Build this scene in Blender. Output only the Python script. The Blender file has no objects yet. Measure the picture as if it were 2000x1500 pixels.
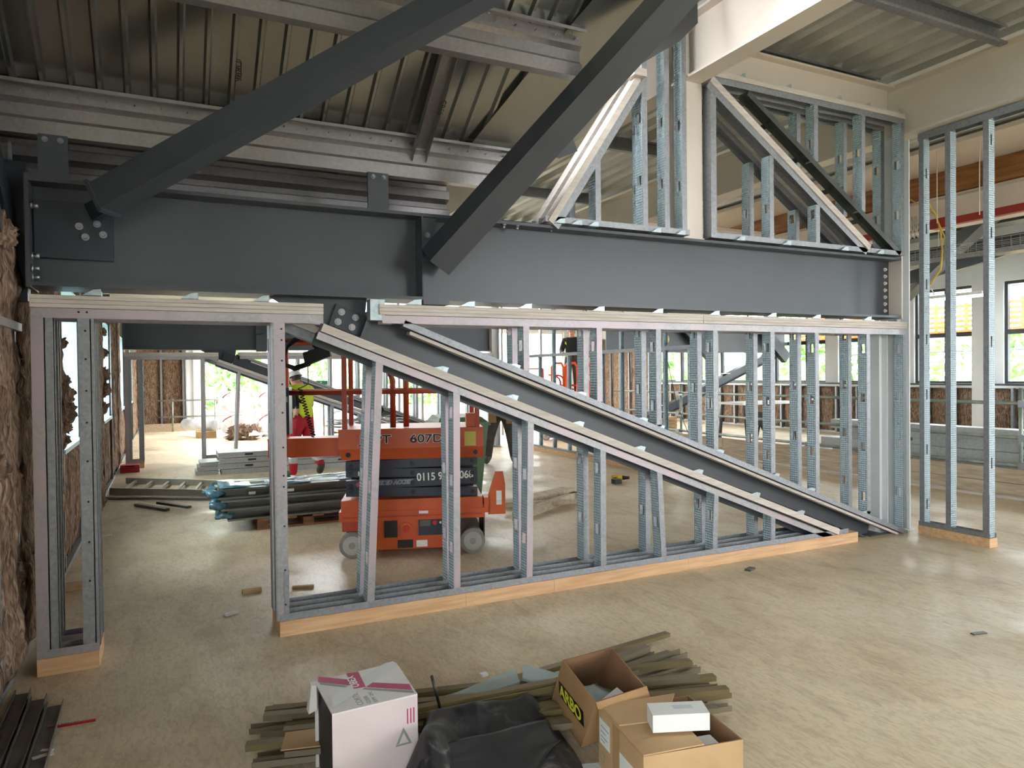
import bpy, bmesh, math, random
from mathutils import Vector, Matrix, noise
from math import sin, cos, pi, radians, sqrt, atan2
random.seed(7)
SC = bpy.context.scene
COL = SC.collection

# ------------------------------------------------------------------ camera
F_PX = 1388.0
YAW, PITCH, ROLL = radians(26.04), radians(-0.81), radians(-0.62)
CAM = Vector((0, 0, 1.65))
FWD = Vector((sin(YAW)*cos(PITCH), cos(YAW)*cos(PITCH), sin(PITCH)))
_r = Vector((cos(YAW), -sin(YAW), 0)); _u = _r.cross(FWD)
RGT = _r*cos(ROLL) + _u*sin(ROLL)
UPV = -_r*sin(ROLL) + _u*cos(ROLL)
cd = bpy.data.cameras.new('camera'); cam = bpy.data.objects.new('camera', cd); COL.objects.link(cam)
cd.sensor_fit = 'HORIZONTAL'; cd.sensor_width = 36.0; cd.lens = 36.0*F_PX/2000.0
cd.clip_start = 0.05; cd.clip_end = 300
M3 = Matrix((RGT, UPV, -FWD)).transposed()
cam.matrix_world = Matrix.Translation(CAM) @ M3.to_4x4()
SC.camera = cam

# ------------------------------------------------------------------ world: bright overcast sky
W = bpy.data.worlds.new('overcast_sky'); SC.world = W; W.use_nodes = True
bg = W.node_tree.nodes['Background']
bg.inputs['Color'].default_value = (0.95, 0.975, 1.0, 1); bg.inputs['Strength'].default_value = 6.0
SC.view_settings.view_transform = 'Standard'; SC.view_settings.look = 'None'
SC.view_settings.gamma = 1.0; SC.view_settings.use_curve_mapping = False
SC.view_settings.exposure = 1.55
SC.cycles.max_bounces = 6; SC.cycles.diffuse_bounces = 5; SC.cycles.glossy_bounces = 3
SC.cycles.transparent_max_bounces = 10; SC.cycles.adaptive_threshold = 0.03; SC.cycles.caustics_reflective = False; SC.cycles.caustics_refractive = False

# ------------------------------------------------------------------ helpers
def ray(x, y): return FWD + RGT*((x-1000)/F_PX) - UPV*((y-750)/F_PX)
def on(x, y, ax, val):
    d = ray(x, y); i = 'XYZ'.index(ax); return CAM + d*((val-CAM[i])/d[i])
def lin(c):
    c = c/255.0
    return c/12.92 if c <= 0.04045 else ((c+0.055)/1.055)**2.4
def rgb(c): return (lin(c[0]), lin(c[1]), lin(c[2]), 1)

def newmat(name):
    m = bpy.data.materials.new(name); m.use_nodes = True
    return m, m.node_tree.nodes, m.node_tree.links, m.node_tree.nodes['Principled BSDF']
def ramp(N, stops):
    r = N.new('ShaderNodeValToRGB'); e = r.color_ramp.elements
    while len(e) < len(stops): e.new(0.5)
    for k, (p, c) in enumerate(stops):
        e[k].position = p; e[k].color = c
    return r
def coords(N, L, scale=(1, 1, 1), kind='Object'):
    t = N.new('ShaderNodeTexCoord'); mp = N.new('ShaderNodeMapping')
    mp.inputs['Scale'].default_value = scale
    L.new(t.outputs[kind], mp.inputs['Vector']); return mp.outputs['Vector']
def mat(name, c, rough=0.5, metal=0.0, c2=None, scale=6.0, stretch=(1, 1, 1), bump=0.0, bscale=None, spec=0.5, lo=0.35, hi=0.65, detail=4, emit=0, rvar=0.0):
    m, N, L, B = newmat(name)
    B.inputs['Roughness'].default_value = rough; B.inputs['Metallic'].default_value = metal
    B.inputs['Specular IOR Level'].default_value = spec
    B.inputs['Base Color'].default_value = rgb(c)
    if emit:
        B.inputs['Emission Color'].default_value = rgb(c); B.inputs['Emission Strength'].default_value = emit
    if c2 or bump or rvar:
        v = coords(N, L, stretch)
        n = N.new('ShaderNodeTexNoise'); n.inputs['Scale'].default_value = scale; n.inputs['Detail'].default_value = detail
        L.new(v, n.inputs['Vector'])
        if c2:
            r = ramp(N, [(lo, rgb(c)), (hi, rgb(c2))]); L.new(n.outputs['Fac'], r.inputs['Fac'])
            L.new(r.outputs['Color'], B.inputs['Base Color'])
        if rvar:
            mr = N.new('ShaderNodeMapRange'); mr.inputs['To Min'].default_value = rough-rvar; mr.inputs['To Max'].default_value = rough+rvar
            L.new(n.outputs['Fac'], mr.inputs['Value']); L.new(mr.outputs['Result'], B.inputs['Roughness'])
        if bump:
            n2 = N.new('ShaderNodeTexNoise'); n2.inputs['Scale'].default_value = bscale or scale*4; n2.inputs['Detail'].default_value = 5
            L.new(v, n2.inputs['Vector'])
            b = N.new('ShaderNodeBump'); b.inputs['Strength'].default_value = bump; b.inputs['Distance'].default_value = 0.02
            L.new(n2.outputs['Fac'], b.inputs['Height']); L.new(b.outputs['Normal'], B.inputs['Normal'])
    return m

MT = {}
MT['dark'] = mat('dark_grey_paint', (64, 68, 75), 0.36, 0, (71, 75, 81), 1.2, rvar=0.06)
MT['darkblue'] = mat('blue_black_paint', (38, 46, 56), 0.42, 0, (45, 52, 62), 1.5)
MT['cream'] = mat('cream_primer', (226, 214, 204), 0.5, 0, (216, 205, 196), 1.0)
MT['colwhite'] = mat('white_column_paint', (218, 220, 222), 0.45, 0, (206, 208, 210), 1.0)
def galv(name, a, b, rough=0.42, metal=0.55, big=None, rv=0.12):
    m, N, L, B = newmat(name)
    v = coords(N, L)
    vo = N.new('ShaderNodeTexVoronoi'); vo.inputs['Scale'].default_value = 55
    L.new(v, vo.inputs['Vector'])
    r = ramp(N, [(0.1, rgb(a)), (0.9, rgb(b))]); L.new(vo.outputs['Color'], r.inputs['Fac'])
    out = r.outputs['Color']
    if big:
        n = N.new('ShaderNodeTexNoise'); n.inputs['Scale'].default_value = 2.3; L.new(v, n.inputs['Vector'])
        rr = ramp(N, [(0.42, (0, 0, 0, 1)), (0.6, (1, 1, 1, 1))]); L.new(n.outputs['Fac'], rr.inputs['Fac'])
        mx = N.new('ShaderNodeMix'); mx.data_type = 'RGBA'; mx.inputs['B'].default_value = rgb(big)
        L.new(rr.outputs['Color'], mx.inputs['Factor']); L.new(out, mx.inputs['A']); out = mx.outputs['Result']
    L.new(out, B.inputs['Base Color'])
    n2 = N.new('ShaderNodeTexNoise'); n2.inputs['Scale'].default_value = 9; L.new(v, n2.inputs['Vector'])
    mr = N.new('ShaderNodeMapRange'); mr.inputs['To Min'].default_value = rough-rv; mr.inputs['To Max'].default_value = rough+rv
    L.new(n2.outputs['Fac'], mr.inputs['Value']); L.new(mr.outputs['Result'], B.inputs['Roughness'])
    B.inputs['Metallic'].default_value = metal
    return m
MT['galv'] = galv('galvanised_steel', (138, 141, 146), (156, 158, 162), 0.5, 0.6, None, 0.06)
MT['galv_pinkglint'] = galv('galvanised_steel_pink_reflection', (156, 154, 156), (170, 168, 170), 0.5, 0.55, (178, 164, 169), 0.06)  # pinkish patches put a reflected tint into the steel colour
MT['clip'] = galv('bright_zinc_clip', (166, 182, 188), (188, 200, 204), 0.38, 0.5)
MT['deck'] = galv('galvanised_decking', (176, 177, 173), (181, 182, 178), 0.22, 0.92, None, 0.02)
MT['deckr'] = galv('galvanised_roof_deck', (196, 196, 193), (204, 204, 201), 0.34, 0.3, None, 0.03)
MT['purlin'] = galv('galvanised_purlin', (160, 156, 156), (170, 166, 166), 0.36, 0.8, None, 0.03)
# embossed stud web: rows of diamond dimples
def emboss():
    m, N, L, B = newmat('embossed_galvanised_web')
    t = N.new('ShaderNodeTexCoord'); s = N.new('ShaderNodeSeparateXYZ'); L.new(t.outputs['Object'], s.inputs[0])
    def mth(op, a, b=None):
        n = N.new('ShaderNodeMath'); n.operation = op
        for i, q in enumerate((a, b)):
            if q is None: continue
            if isinstance(q, (int, float)): n.inputs[i].default_value = q
            else: L.new(q, n.inputs[i])
        return n.outputs[0]
    h = mth('ADD', s.outputs['X'], s.outputs['Y'])
    a = mth('SINE', mth('MULTIPLY', mth('ADD', mth('MULTIPLY', s.outputs['Z'], 1.0), h), 150))
    b = mth('SINE', mth('MULTIPLY', mth('SUBTRACT', mth('MULTIPLY', s.outputs['Z'], 1.0), h), 150))
    d = mth('MULTIPLY', a, b)
    bp = N.new('ShaderNodeBump'); bp.inputs['Strength'].default_value = 0.8; bp.inputs['Distance'].default_value = 0.006
    L.new(d, bp.inputs['Height']); L.new(bp.outputs['Normal'], B.inputs['Normal'])
    r = ramp(N, [(0.55, rgb((168, 188, 199))), (1.0, rgb((228, 236, 240)))]); L.new(d, r.inputs['Fac'])  # pale blue web tone stands in for reflected window light
    L.new(r.outputs['Color'], B.inputs['Base Color'])
    B.inputs['Metallic'].default_value = 0.1; B.inputs['Roughness'].default_value = 0.36
    return m
MT['emboss'] = emboss()
MT['board'] = mat('pale_sheathing_board', (209, 199, 191), 0.7, 0, (193, 183, 175), 3, (1, 1, 14), bump=0.15)
MT['timber'] = mat('sole_plate_timber', (222, 184, 142), 0.65, 0, (204, 160, 118), 3.0, (1, 8, 14), bump=0.2, bscale=30)
MT['plank'] = mat('scaffold_plank', (198, 182, 158), 0.75, 0, (172, 154, 130), 3.0, (9, 1, 9), bump=0.08, bscale=20)
MT['wood2'] = mat('offcut_wood', (188, 158, 118), 0.7, 0, (160, 130, 95), 4.0, (1, 6, 6))
MT['glulam'] = mat('glulam_timber', (160, 108, 58), 0.6, 0, (120, 76, 38), 2.5, (6, 0.6, 6))
MT['orange'] = mat('lift_orange_paint', (212, 92, 36), 0.45, 0, (194, 78, 30), 3.5, bump=0.05)
MT['redrail'] = mat('lift_rail_red', (188, 72, 40), 0.45, 0, (166, 58, 32), 4)
MT['navy'] = mat('scissor_arm_navy', (38, 44, 58), 0.45, 0, (46, 50, 64), 3)
MT['black'] = mat('black_rubber', (24, 24, 26), 0.55)
MT['blackgloss'] = mat('black_plastic', (30, 31, 34), 0.35)
MT['wheel'] = mat('grey_solid_tyre', (150, 147, 142), 0.7, 0, (128, 124, 118), 6)
MT['hub'] = mat('wheel_hub', (184, 182, 178), 0.6, 0, (165, 162, 157), 5)
MT['bolt'] = mat('zinc_bolt', (150, 152, 156), 0.35, 0.7)
MT['white'] = mat('white_print', (235, 235, 232), 0.5)
MT['redbtn'] = mat('red_button', (206, 40, 40), 0.35)
MT['yellow'] = mat('yellow_label', (222, 204, 92), 0.5)
MT['purple'] = mat('purple_print', (70, 58, 120), 0.5)
MT['inktext'] = mat('black_marker', (16, 16, 16), 0.6)
MT['redsteel'] = mat('red_pipe_paint', (150, 44, 34), 0.45)
MT['scaf'] = mat('scaffold_tube', (164, 168, 160), 0.5, 0.4, (128, 142, 134), 5)
MT['film'] = mat('blue_wrap_film', (96, 140, 158), 0.25, 0, (60, 92, 110), 14)
MT['profile'] = mat('dark_steel_profile', (78, 82, 80), 0.35, 0.35, (96, 98, 92), 3)
MT['wrapped'] = mat('grey_green_profile', (128, 134, 126), 0.35, 0.3, (108, 112, 104), 3)
MT['pallet'] = mat('pallet_wood', (150, 112, 82), 0.8, 0, (124, 90, 64), 5, (1, 6, 6))
MT['bale'] = mat('white_polythene_wrap', (232, 233, 236), 0.35, 0, (204, 206, 212), 7, bump=0.4, bscale=16)
MT['balered'] = mat('red_wrap_print', (150, 60, 62), 0.4)
MT['green'] = mat('bin_green_plastic', (86, 112, 84), 0.5, 0, (76, 100, 76), 4)
MT['alu'] = galv('aluminium', (170, 170, 160), (188, 188, 178), 0.4, 0.5)
MT['staging'] = galv('staging_board', (160, 163, 162), (180, 182, 180), 0.45, 0.35)
MT['skin'] = mat('skin', (205, 150, 125), 0.55)
MT['hair'] = mat('hair', (60, 42, 30), 0.7)
MT['helmet'] = mat('white_helmet', (222, 222, 220), 0.3)
MT['hivis'] = mat('hi_vis_yellow', (206, 222, 40), 0.6, 0, (186, 204, 34), 8)
MT['reflect'] = mat('reflective_tape', (190, 194, 192), 0.35, 0.3)
MT['redtr'] = mat('red_trousers', (190, 26, 48), 0.75, 0, (165, 20, 40), 8)
MT['darktr'] = mat('dark_work_trousers', (66, 58, 52), 0.85, 0, (52, 46, 42), 9)
MT['darkcloth'] = mat('dark_sweatshirt', (32, 36, 38), 0.85)
MT['boot'] = mat('work_boot', (74, 74, 62), 0.8)
MT['leather'] = mat('tool_belt_leather', (130, 98, 62), 0.7)
MT['brownbox'] = mat('brown_cardboard', (172, 134, 92), 0.8, 0, (158, 120, 80), 4, bump=0.08)
MT['brownbox2'] = mat('tan_cardboard', (192, 158, 118), 0.8, 0, (178, 144, 104), 4, bump=0.08)
MT['innerbox'] = mat('cardboard_inside', (150, 112, 82), 0.85, 0, (132, 98, 72), 5)
MT['whitebox'] = mat('white_carton', (226, 222, 220), 0.6, 0, (214, 206, 206), 4)
MT['pinkbox'] = mat('pale_pink_carton', (220, 202, 202), 0.6, 0, (208, 190, 192), 3)
MT['magenta'] = mat('magenta_print', (176, 58, 100), 0.55)
MT['greyprint'] = mat('grey_print', (140, 146, 136), 0.55)
MT['lightprint'] = mat('light_grey_print', (204, 206, 206), 0.35)
MT['arboyellow'] = mat('yellow_print', (222, 214, 60), 0.5)
MT['membrane'] = mat('black_membrane', (26, 27, 30), 0.5, 0, (40, 41, 44), 5, bump=0.2, bscale=10)
def membrane():
    m, N, L, B = newmat('dusty_black_membrane')
    v = coords(N, L)
    n = N.new('ShaderNodeTexNoise'); n.inputs['Scale'].default_value = 16; n.inputs['Detail'].default_value = 7; n.inputs['Distortion'].default_value = 1.5; L.new(v, n.inputs['Vector'])
    n2 = N.new('ShaderNodeTexNoise'); n2.inputs['Scale'].default_value = 3.2; L.new(v, n2.inputs['Vector'])
    mu = N.new('ShaderNodeMath'); mu.operation = 'MULTIPLY'; L.new(n.outputs['Fac'], mu.inputs[0]); L.new(n2.outputs['Fac'], mu.inputs[1])
    r = ramp(N, [(0.27, rgb((27, 28, 31))), (0.36, rgb((60, 60, 61))), (0.44, rgb((122, 118, 112)))]); L.new(mu.outputs[0], r.inputs['Fac'])
    L.new(r.outputs['Color'], B.inputs['Base Color']); B.inputs['Roughness'].default_value = 0.55; return m
MT['membrane_dusty'] = membrane()
MT['dust'] = mat('dusty_membrane', (60, 60, 62), 0.7, 0, (104, 100, 96), 6)
MT['strip'] = mat('olive_brown_trim', (124, 110, 76), 0.45, 0.1, (108, 94, 62), 2)
MT['strip2'] = mat('grey_brown_trim', (130, 118, 100), 0.45, 0.1, (112, 100, 82), 2)
MT['paper'] = mat('white_paper', (228, 228, 226), 0.6)
MT['floorrail'] = mat('dull_floor_channel', (92, 88, 86), 0.5, 0.3, (112, 106, 102), 8)
MT['redplastic'] = mat('red_plastic', (176, 32, 40), 0.4)
MT['barrier'] = mat('orange_barrier_plastic', (240, 92, 40), 0.5)
MT['netting'] = mat('orange_netting', (240, 120, 60), 0.6)
MT['cable'] = mat('yellow_cable', (208, 176, 70), 0.5)
MT['whitecable'] = mat('pale_rope', (216, 212, 200), 0.6)
MT['drillyellow'] = mat('drill_yellow', (214, 170, 30), 0.45)
MT['winframe'] = mat('dark_window_frame', (44, 47, 52), 0.4)
MT['reveal'] = mat('pale_blue_reveal_board', (164, 190, 200), 0.5, 0, (154, 182, 194), 1.2, (4, 4, 0.5))
MT['signgreen'] = mat('exit_sign_green', (20, 140, 90), 0.4)
MT['lamp'] = mat('lamp_diffuser', (255, 252, 240), 0.4, emit=6)
MT['leaf'] = mat('tree_leaves', (138, 176, 104), 0.7, 0, (178, 206, 140), 3)
MT['trunk'] = mat('tree_bark', (96, 80, 62), 0.9)
MT['grass'] = mat('outside_ground', (150, 150, 136), 0.9, 0, (128, 140, 104), 0.6)
MT['render'] = mat('pale_facade', (228, 214, 186), 0.8)
MT['slab'] = mat('roof_slab', (170, 168, 162), 0.8)
MT['gypsum'] = mat('lining_board', (176, 172, 164), 0.7)

def insul(name):
    m, N, L, B = newmat(name)
    v = coords(N, L, (5, 5, 1.3))
    n = N.new('ShaderNodeTexNoise'); n.inputs['Scale'].default_value = 5; n.inputs['Detail'].default_value = 7; n.inputs['Distortion'].default_value = 1.6
    L.new(v, n.inputs['Vector'])
    r = ramp(N, [(0.28, rgb((70, 56, 48))), (0.5, rgb((132, 108, 92))), (0.74, rgb((186, 164, 144)))])
    L.new(n.outputs['Fac'], r.inputs['Fac']); L.new(r.outputs['Color'], B.inputs['Base Color'])
    b = N.new('ShaderNodeBump'); b.inputs['Strength'].default_value = 0.9; b.inputs['Distance'].default_value = 0.03
    L.new(n.outputs['Fac'], b.inputs['Height']); L.new(b.outputs['Normal'], B.inputs['Normal'])
    B.inputs['Roughness'].default_value = 0.95; B.inputs['Specular IOR Level'].default_value = 0.1
    return m
MT['insul'] = insul('brown_mineral_wool')
def floor_mat():
    m, N, L, B = newmat('dusty_screed')
    v = coords(N, L)
    def nz(scale, det, dist=0, st=None):
        n = N.new('ShaderNodeTexNoise'); n.inputs['Scale'].default_value = scale; n.inputs['Detail'].default_value = det; n.inputs['Distortion'].default_value = dist
        if st:
            mp = N.new('ShaderNodeMapping'); mp.inputs['Scale'].default_value = st; mp.inputs['Rotation'].default_value = (0, 0, 0.5); L.new(v, mp.inputs['Vector']); L.new(mp.outputs['Vector'], n.inputs['Vector'])
        else: L.new(v, n.inputs['Vector'])
        return n.outputs['Fac']
    def mul(a, b, f=1.0):
        mx = N.new('ShaderNodeMix'); mx.data_type = 'RGBA'; mx.blend_type = 'MULTIPLY'; mx.inputs['Factor'].default_value = f
        L.new(a, mx.inputs['A']); L.new(b, mx.inputs['B']); return mx.outputs['Result']
    r1 = ramp(N, [(0.3, rgb((204, 185, 154))), (0.7, rgb((226, 209, 180)))]); L.new(nz(0.7, 5, 0.6), r1.inputs['Fac'])
    r2 = ramp(N, [(0.34, (0.62, 0.58, 0.54, 1)), (0.56, (1, 1, 1, 1))]); L.new(nz(38, 6, 1.2, (1, 0.35, 1)), r2.inputs['Fac'])
    r3 = ramp(N, [(0.3, (0.78, 0.75, 0.72, 1)), (0.5, (1, 1, 1, 1))]); L.new(nz(5, 6, 0.8, (1, 0.4, 1)), r3.inputs['Fac'])
    r4 = ramp(N, [(0.6, (1, 1, 1, 1)), (0.78, (0.72, 0.66, 0.6, 1))]); L.new(nz(1.7, 4), r4.inputs['Fac'])
    c = mul(mul(mul(r1.outputs['Color'], r2.outputs['Color'], 0.5), r3.outputs['Color'], 0.8), r4.outputs['Color'], 0.6)
    L.new(c, B.inputs['Base Color'])
    mr = N.new('ShaderNodeMapRange'); mr.inputs['From Min'].default_value = 0.35; mr.inputs['From Max'].default_value = 0.65
    mr.inputs['To Min'].default_value = 0.3; mr.inputs['To Max'].default_value = 0.62
    L.new(nz(1.3, 5, 0.5), mr.inputs['Value']); L.new(mr.outputs['Result'], B.inputs['Roughness'])
    b = N.new('ShaderNodeBump'); b.inputs['Strength'].default_value = 0.25; b.inputs['Distance'].default_value = 0.006
    L.new(nz(45, 5, 1.0), b.inputs['Height']); L.new(b.outputs['Normal'], B.inputs['Normal'])
    return m
MT['floor'] = floor_mat()
def glass():
    m, N, L, B = newmat('window_glass')
    tr = N.new('ShaderNodeBsdfTransparent'); tr.inputs['Color'].default_value = (0.93, 0.97, 0.97, 1)
    gl = N.new('ShaderNodeBsdfGlossy'); gl.inputs['Roughness'].default_value = 0.02
    mx = N.new('ShaderNodeMixShader'); mx.inputs['Fac'].default_value = 0.06
    L.new(tr.outputs[0], mx.inputs[1]); L.new(gl.outputs[0], mx.inputs[2])
    L.new(mx.outputs[0], N['Material Output'].inputs['Surface']); return m
MT['glass'] = glass()
def clearfilm():
    m, N, L, B = newmat('clear_polythene')
    tr = N.new('ShaderNodeBsdfTransparent'); tr.inputs['Color'].default_value = (0.86, 0.92, 0.93, 1)
    pr = N['Principled BSDF']; pr.inputs['Base Color'].default_value = rgb((196, 212, 214)); pr.inputs['Roughness'].default_value = 0.15
    mx = N.new('ShaderNodeMixShader'); mx.inputs['Fac'].default_value = 0.5
    L.new(tr.outputs[0], mx.inputs[1]); L.new(pr.outputs[0], mx.inputs[2])
    L.new(mx.outputs[0], N['Material Output'].inputs['Surface']); return m
MT['clear'] = clearfilm()

WL = {}
def wl(o): return WL.get(o.name, Vector((0, 0, 0))) if o else Vector((0, 0, 0))
def tag(o, label=None, cat=None, group=None, kind=None):
    if label: o['label'] = label
    if cat: o['category'] = cat
    if group: o['group'] = group
    if kind: o['kind'] = kind
    return o
def T(name, label, cat, loc=(0, 0, 0), group=None, kind=None):
    o = bpy.data.objects.new(name, None); COL.objects.link(o); o.location = loc; o.empty_display_size = 0.1
    WL[o.name] = Vector(loc); return tag(o, label, cat, group, kind)

class MB:
    def __init__(s): s.v = []; s.f = []; s.m = []; s.sm = []
    def add(s, vs, fs, mi=0, smooth=False):
        b = len(s.v); s.v += [Vector(p) for p in vs]
        for f in fs: s.f.append([b+i for i in f]); s.m.append(mi); s.sm.append(smooth)
        return s
    def box(s, x0, x1, y0, y1, z0, z1, mi=0):
        return s.hexa([(x0, y0, z0), (x1, y0, z0), (x1, y1, z0), (x0, y1, z0)], [(x0, y0, z1), (x1, y0, z1), (x1, y1, z1), (x0, y1, z1)], mi)
    def hexa(s, lo, hi, mi=0):
        return s.add(list(lo)+list(hi), [(3, 2, 1, 0), (4, 5, 6, 7), (0, 1, 5, 4), (1, 2, 6, 5), (2, 3, 7, 6), (3, 0, 4, 7)], mi)
    def frame(s, p0, p1, up):
        p0, p1 = Vector(p0), Vector(p1); d = (p1-p0).normalized(); up = Vector(up)
        side = d.cross(up)
        if side.length < 1e-5: side = d.cross(Vector((0, 1, 0)))
        side.normalize(); u = side.cross(d).normalized(); return p0, p1, d, side, u
    def bar(s, p0, p1, w, h, up=(0, 0, 1), mi=0, roll=0):
        p0, p1, d, a, b = s.frame(p0, p1, up)
        if roll: a, b = a*cos(roll)+b*sin(roll), -a*sin(roll)+b*cos(roll)
        q = [(-1, -1), (1, -1), (1, 1), (-1, 1)]
        return s.hexa([p0+a*(i*w/2)+b*(j*h/2) for i, j in q], [p1+a*(i*w/2)+b*(j*h/2) for i, j in q], mi)
    def prism(s, prof, p0, p1, up=(0, 0, 1), mi=0, smooth=False):
        p0, p1, d, a, b = s.frame(p0, p1, up); n = len(prof)
        vs = [p0+a*i+b*j for i, j in prof]+[p1+a*i+b*j for i, j in prof]
        fs = [(i, (i+1) % n, n+(i+1) % n, n+i) for i in range(n)]
        s.add(vs, fs, mi, smooth); b0 = len(s.v)-2*n
        s.f += [[b0+i for i in range(n)][::-1], [b0+n+i for i in range(n)]]; s.m += [mi, mi]; s.sm += [False, False]
        return s
    def cyl(s, p0, p1, r0, r1=None, n=12, mi=0, cap=True):
        r1 = r0 if r1 is None else r1
        p0, p1, d, a, b = s.frame(p0, p1, (0, 0, 1) if abs((Vector(p1)-Vector(p0)).normalized().z) < 0.95 else (0, 1, 0))
        A = [(cos(2*pi*i/n), sin(2*pi*i/n)) for i in range(n)]
        vs = [p0+(a*c+b*k)*r0 for c, k in A]+[p1+(a*c+b*k)*r1 for c, k in A]
        s.add(vs, [(i, (i+1) % n, n+(i+1) % n, n+i) for i in range(n)], mi, True)
        if cap:
            b0 = len(s.v)-2*n
            s.f += [[b0+i for i in range(n)][::-1], [b0+n+i for i in range(n)]]; s.m += [mi, mi]; s.sm += [False, False]
        return s
    def tube(s, pts, r, n=8, mi=0, closed=False):
        pts = [Vector(p) for p in pts]; k = len(pts); rings = []
        up = Vector((0.13, 0.21, 0.97))
        for i, p in enumerate(pts):
            if closed: d = pts[(i+1) % k]-pts[i-1]
            else: d = pts[min(i+1, k-1)]-pts[max(i-1, 0)]
            d.normalize(); a = d.cross(up)
            if a.length < 1e-3: a = d.cross(Vector((1, 0, 0)))
            a.normalize(); b = a.cross(d)
            rr = r[i] if isinstance(r, (list, tuple)) else r
            rings.append([p+(a*cos(2*pi*j/n)+b*sin(2*pi*j/n))*rr for j in range(n)])
        b0 = len(s.v)
        fs = []
        for i in range(k if closed else k-1):
            i2 = (i+1) % k
            for j in range(n): fs.append((i*n+j, i*n+(j+1) % n, i2*n+(j+1) % n, i2*n+j))
        s.add([q for g in rings for q in g], fs, mi, True)
        if not closed:
            s.f += [[b0+j for j in range(n)][::-1], [b0+(k-1)*n+j for j in range(n)]]; s.m += [mi, mi]; s.sm += [False, False]
        return s
    def sph(s, c, r, nu=12, nv=8, mi=0):
        c = Vector(c); r = (r, r, r) if isinstance(r, (int, float)) else r
        vs = [c+Vector((0, 0, r[2]))]
        for i in range(1, nv):
            t = pi*i/nv
            for j in range(nu):
                p = 2*pi*j/nu; vs.append(c+Vector((r[0]*sin(t)*cos(p), r[1]*sin(t)*sin(p), r[2]*cos(t))))
        vs.append(c-Vector((0, 0, r[2]))); e = len(vs)-1; fs = []
        for j in range(nu):
            fs.append((0, 1+j, 1+(j+1) % nu)); fs.append((e, e-nu+(j+1) % nu, e-nu+j))
        for i in range(nv-2):
            for j in range(nu):
                a = 1+i*nu+j; b = 1+i*nu+(j+1) % nu; fs.append((a, a+nu, b+nu, b))
        return s.add(vs, fs, mi, True)
    def sheet(s, pts, p0, p1, t=0.003, up=(0, 0, 1), mi=0):
        """thin folded sheet: polyline pts (a,b) with thickness t swept from p0 to p1"""
        n = len(pts); off = []
        for i in range(n):
            a = Vector(pts[max(i-1, 0)]); b = Vector(pts[min(i+1, n-1)]); d = (b-a)
            d = d.normalized() if d.length > 0 else Vector((1, 0))
            off.append((pts[i][0]-d.y*t, pts[i][1]+d.x*t))
        prof = list(pts)+off[::-1]
        p0, p1, d, a, b = s.frame(p0, p1, up); m = len(prof)
        vs = [p0+a*i+b*j for i, j in prof]+[p1+a*i+b*j for i, j in prof]
        fs = [(i, (i+1) % m, m+(i+1) % m, m+i) for i in range(m)]
        for i in range(n-1):
            j = m-1-i; fs += [(i+1, i, j, j-1), (m+i, m+i+1, m+j-1, m+j)]
        return s.add(vs, fs, mi)
    def build(s, name, m, parent=None, local=False, recalc=True, label=None):
        o0 = Vector((0, 0, 0)) if local else wl(parent)
        me = bpy.data.meshes.new(name); me.from_pydata([v-o0 for v in s.v], [], s.f)
        for mm in (m if isinstance(m, (list, tuple)) else [m]): me.materials.append(MT[mm] if isinstance(mm, str) else mm)
        me.polygons.foreach_set('material_index', s.m); me.polygons.foreach_set('use_smooth', s.sm)
        if recalc:
            bm = bmesh.new(); bm.from_mesh(me); bmesh.ops.recalc_face_normals(bm, faces=bm.faces); bm.to_mesh(me); bm.free()
        o = bpy.data.objects.new(name, me); COL.objects.link(o)
        if parent: o.parent = parent; WL[o.name] = wl(parent)
        if label: o['label'] = label
        return o
def copy_tree(o, parent=None):
    c = o.copy(); COL.objects.link(c); c.parent = parent
    for ch in list(o.children): copy_tree(ch, c)
    return c
def inst(o, parent, loc):
    c = o.copy(); COL.objects.link(c); c.parent = parent; c.location = loc; return c
def text(body, size, org, right, up, m, parent, name='lettering', ext=0.0006, shear=0, bold=0, align='LEFT', sx=1.0):
    cu = bpy.data.curves.new('txt', 'FONT'); cu.body = body; cu.size = size; cu.extrude = ext; cu.shear = shear; cu.offset = bold; cu.align_x = align
    to = bpy.data.objects.new('txt', cu); COL.objects.link(to)
    dg = bpy.context.evaluated_depsgraph_get(); me = bpy.data.meshes.new_from_object(to.evaluated_get(dg))
    bpy.data.objects.remove(to); bpy.data.curves.remove(cu)
    r = Vector(right).normalized(); n = r.cross(Vector(up)).normalized(); u = n.cross(r)
    Mx = Matrix((r*sx, u, n)).transposed().to_4x4(); Mx.translation = Vector(org)-(wl(parent) if parent else Vector((0, 0, 0)))
    me.transform(Mx); me.materials.clear(); me.materials.append(MT[m])
    o = bpy.data.objects.new(name, me); COL.objects.link(o)
    if parent: o.parent = parent; WL[o.name] = wl(parent)
    return o
def I_prof(w, h, tf, tw):
    a, b = w/2, h/2; t = tw/2
    return [(-a, -b), (a, -b), (a, -b+tf), (t, -b+tf), (t, b-tf), (a, b-tf), (a, b), (-a, b), (-a, b-tf), (-t, b-tf), (-t, -b+tf), (-a, -b+tf)]
def bolt(mb, p, d, r=0.014, l=0.02):
    p = Vector(p); d = Vector(d).normalized()
    mb.cyl(p, p+d*l*0.3, r*1.5, n=10); mb.cyl(p+d*l*0.3, p+d*l, r, n=6)
# ================================================================== THE SETTING
fl = MB().box(-1.1, 16.3, -7, 25.1, -0.25, 0).build('floor', 'floor')
tag(fl, 'dusty beige screed floor of the building site', None, None, 'structure')

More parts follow.
